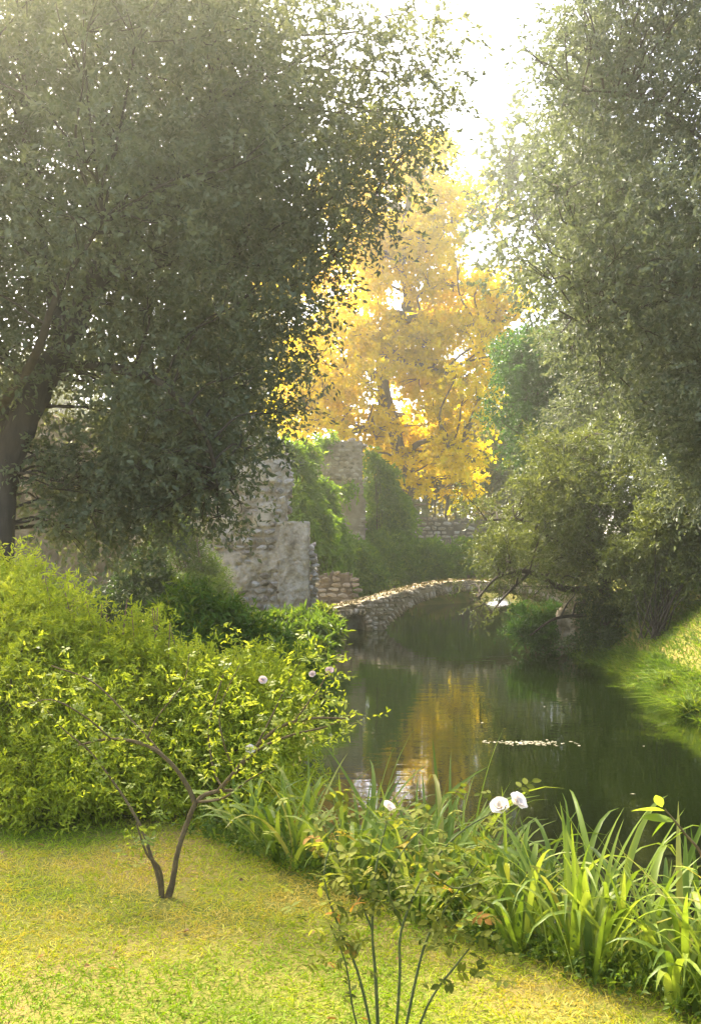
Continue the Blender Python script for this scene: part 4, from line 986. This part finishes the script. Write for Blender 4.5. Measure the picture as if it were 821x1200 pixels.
def front_rose():
    d = 3.4; b0 = at(450, 1245, d); base = Vector((b0.x, d, gz(b0.x, d)))
    t = thing('rose_bush', 'thin stemmed rose bush with white blooms and reddish leaves in the foreground', 'rose bush', base)
    q = lambda px, py, dd, r: (*(at(px, py, d + dd) - base), r)
    stems = [[(0, 0, -.02, .008), q(422, 1150, 0, .0065), q(398, 1090, 0, .005), q(380, 1030, 0, .004), q(388, 985, .05, .0025)],
             [(-.01, .01, -.02, .009), q(440, 1150, .02, .008), q(436, 1090, .03, .006), q(440, 1020, .05, .005), q(455, 955, .1, .003)],
             [(.02, 0, -.02, .009), q(468, 1150, -.02, .007), q(470, 1090, 0, .006), q(500, 1020, .05, .005), q(540, 975, .1, .004), q(585, 948, .12, .003)],
             [(.03, .02, -.02, .008), q(482, 1170, .05, .007), q(500, 1100, .1, .006), q(525, 1060, .1, .004), q(560, 1010, .1, .0025)],
             [(.03, -.01, -.02, .007), q(500, 1180, -.04, .006), q(535, 1130, -.06, .005), q(555, 1105, -.08, .003)],
             [(-.02, 0, -.02, .006), q(415, 1190, -.05, .005), q(405, 1130, -.08, .004), q(385, 1080, -.1, .002)],
             [q(436, 1090, .03, .005), q(415, 1040, .08, .004), q(395, 1000, .1, .003), q(400, 960, .1, .002)],
             [q(470, 1085, 0, .005), q(455, 1040, -.1, .004), q(470, 1000, -.12, .003), q(500, 965, -.12, .002)],
             [q(500, 1020, .05, .004), q(530, 1040, -.05, .003), q(560, 1035, -.1, .002)]]
    sm = [smooth_path(s, 6) for s in stems]
    for s in sm:
        s[:, 3] *= .68
    so_ = [obj('stem', tubes_mesh('stem', [s], 7, .04), M['stemgreen'], t) for s in sm]
    cut = [s[int(len(s) * (.55 if i < 6 else .3)):] for i, s in enumerate(sm)]; pts = np.vstack(cut); own = sum([[i] * len(c) for i, c in enumerate(cut)], [])
    for k in range(215):
        ix = rng.integers(len(pts)); p = pts[ix][:3] + rng.normal(0, .055, 3) * np.array([1.2, 1, .9]); dv = rdir(1)[0]; dv[2] = abs(dv[2]) * .3 - .1
        put_leaf(so_[own[ix]], ROSE_LEAVES, p, dv, random.uniform(.55, 1.05))
    for k in range(14):
        ix = random.randrange(6); s = sm[ix]; p = s[int(len(s) * .45)][:3] + rng.normal(0, .03, 3); put_leaf(so_[ix], ROSE_LEAVES, p, rdir(1)[0] * (1, 1, .3), random.uniform(.4, .7))
    put_bloom(so_[2], BLOOM[1], q(585, 945, .12, 0)[:3], (.7, -.3, 0)).scale = (.66,) * 3
    put_bloom(so_[2], BLOOM[2], q(606, 940, .10, 0)[:3], (.8, .35, .5)).scale = (.7,) * 3
    put_bloom(so_[1], BLOOM[0], q(455, 946, .1, 0)[:3], (.8, 0, 1.)).scale = (.5,) * 3
front_rose()

# broad-leaved plant leaning in at the right edge
def side_plant():
    d = 3.6; b0 = at(832, 1170, d); base = Vector((b0.x, d, gz(b0.x, d)))
    t = thing('tall_weed', 'dark stemmed plant with broad pale leaves at the right edge', 'plant', base)
    q = lambda px, py, dd, r: (*(at(px, py, d + dd) - base), r)
    st = [[(0, 0, -.03, .007), q(828, 1090, 0, .006), q(824, 1010, 0, .005), q(800, 975, .0, .004), q(778, 948, 0, .0025)], [q(824, 1010, 0, .005), q(830, 960, 0, .004), q(834, 910, 0, .002)]]
    for s in st: obj('stem', tubes_mesh('stem', [smooth_path(s, 6)], 7, .03), M['stem'], t)
    me = []
    for k in range(3):
        v, f = rose_leaflet(k + 50, .11, .045); mm = mesh_np('leaf', v, f, smooth=True); mm.materials.append(M['iris']); me.append(mm)
    for px, py, dx, dz, s in [(778, 950, -.9, .1, 1.0), (785, 958, -.6, -.5, .8), (775, 946, -.3, .5, .7), (800, 975, -.7, -.3, .8), (816, 1020, -.8, .2, .7), (826, 960, .6, .2, .9), (790, 962, -1, .25, 1.1)]:
        put_leaf(t, me, q(px, py, 0, 0)[:3], (dx, random.uniform(-.4, .4), dz), s)
side_plant()

# floating petals and leaves on the river
n = 110
c = at(620, 868, 14.6)
x = c.x + rng.normal(0, .24, n) * 1.0; y = c.y + rng.normal(0, .09, n); P = np.stack([x, y, np.full(n, .004)], 1)
k = rng.random(n) < .07; P[k, 0] += rng.normal(0, 1.2, k.sum()); P[k, 1] += rng.normal(0, 2.5, k.sum())
D = rdir(n); D[:, 2] = 0; U = np.tile([0, 0, 1.], (n, 1)) + rng.normal(0, .05, (n, 3))
V, Fa, q = leaf_arrays(P, nrm(D), U, rng.uniform(.03, .07, n), rng.uniform(.02, .05, n), fold=.05, bend=0)
o = obj('floating_leaves', mesh_np('floating_leaves', V, Fa), M['flotsam']); tag(o, 'patch of pale leaves and petals floating on the dark water', 'leaves', kind='stuff')

# fallen leaves on the lawn
n = 90
x = rng.uniform(-3, 1.2, n); y = rng.uniform(2.6, 6.2, n); s_ = (x - LA[0]) * LN[0] + (y - LA[1]) * LN[1]; k = s_ < .05; x, y = x[k], y[k]; n = len(x)
D = rdir(n); D[:, 2] *= .2; U = np.tile([0, 0, 1.], (n, 1)) + rng.normal(0, .35, (n, 3))
V, Fa, q = leaf_arrays(np.stack([x, y, ground_z(x, y) + .022], 1), nrm(D), U, rng.uniform(.02, .05, n), rng.uniform(.012, .028, n), hexa=True, fold=.25)
M['litter'] = leaf_mat('dry_leaf', [(0, (.10, .06, .025)), (.6, (.24, .13, .04)), (1, (.42, .24, .06))], trans=.2)
o = obj('fallen_leaves', mesh_np('fallen_leaves', V, Fa, np.repeat(rng.random((n, 2)), q, axis=0)), M['litter']); tag(o, 'scattered small brown leaves fallen on the lawn', 'leaves', kind='stuff')

# ------------------------------------------------------------------ haze
bm = bmesh.new(); bmesh.ops.create_cube(bm, size=1)
for v in bm.verts: v.co = Vector((v.co.x * 200, 39 + v.co.y * 164, (-2.6 if v.co.z < 0 else 27)))
me = bpy.data.meshes.new('haze'); bm.to_mesh(me); bm.free()
m = bpy.data.materials.new('haze'); m.use_nodes = True; nt = m.node_tree; nt.nodes.remove(nt.nodes['Principled BSDF'])
pv = nt.nodes.new('ShaderNodeVolumePrincipled'); pv.inputs['Color'].default_value = (.91, .95, .76, 1); pv.inputs['Density'].default_value = .0023; pv.inputs['Anisotropy'].default_value = .85
nt.links.new(pv.outputs[0], nt.nodes['Material Output'].inputs['Volume'])
o = obj('haze', me, m); o['kind'] = 'stuff'; o['label'] = 'pale morning mist filling the whole garden'; o['category'] = 'mist'
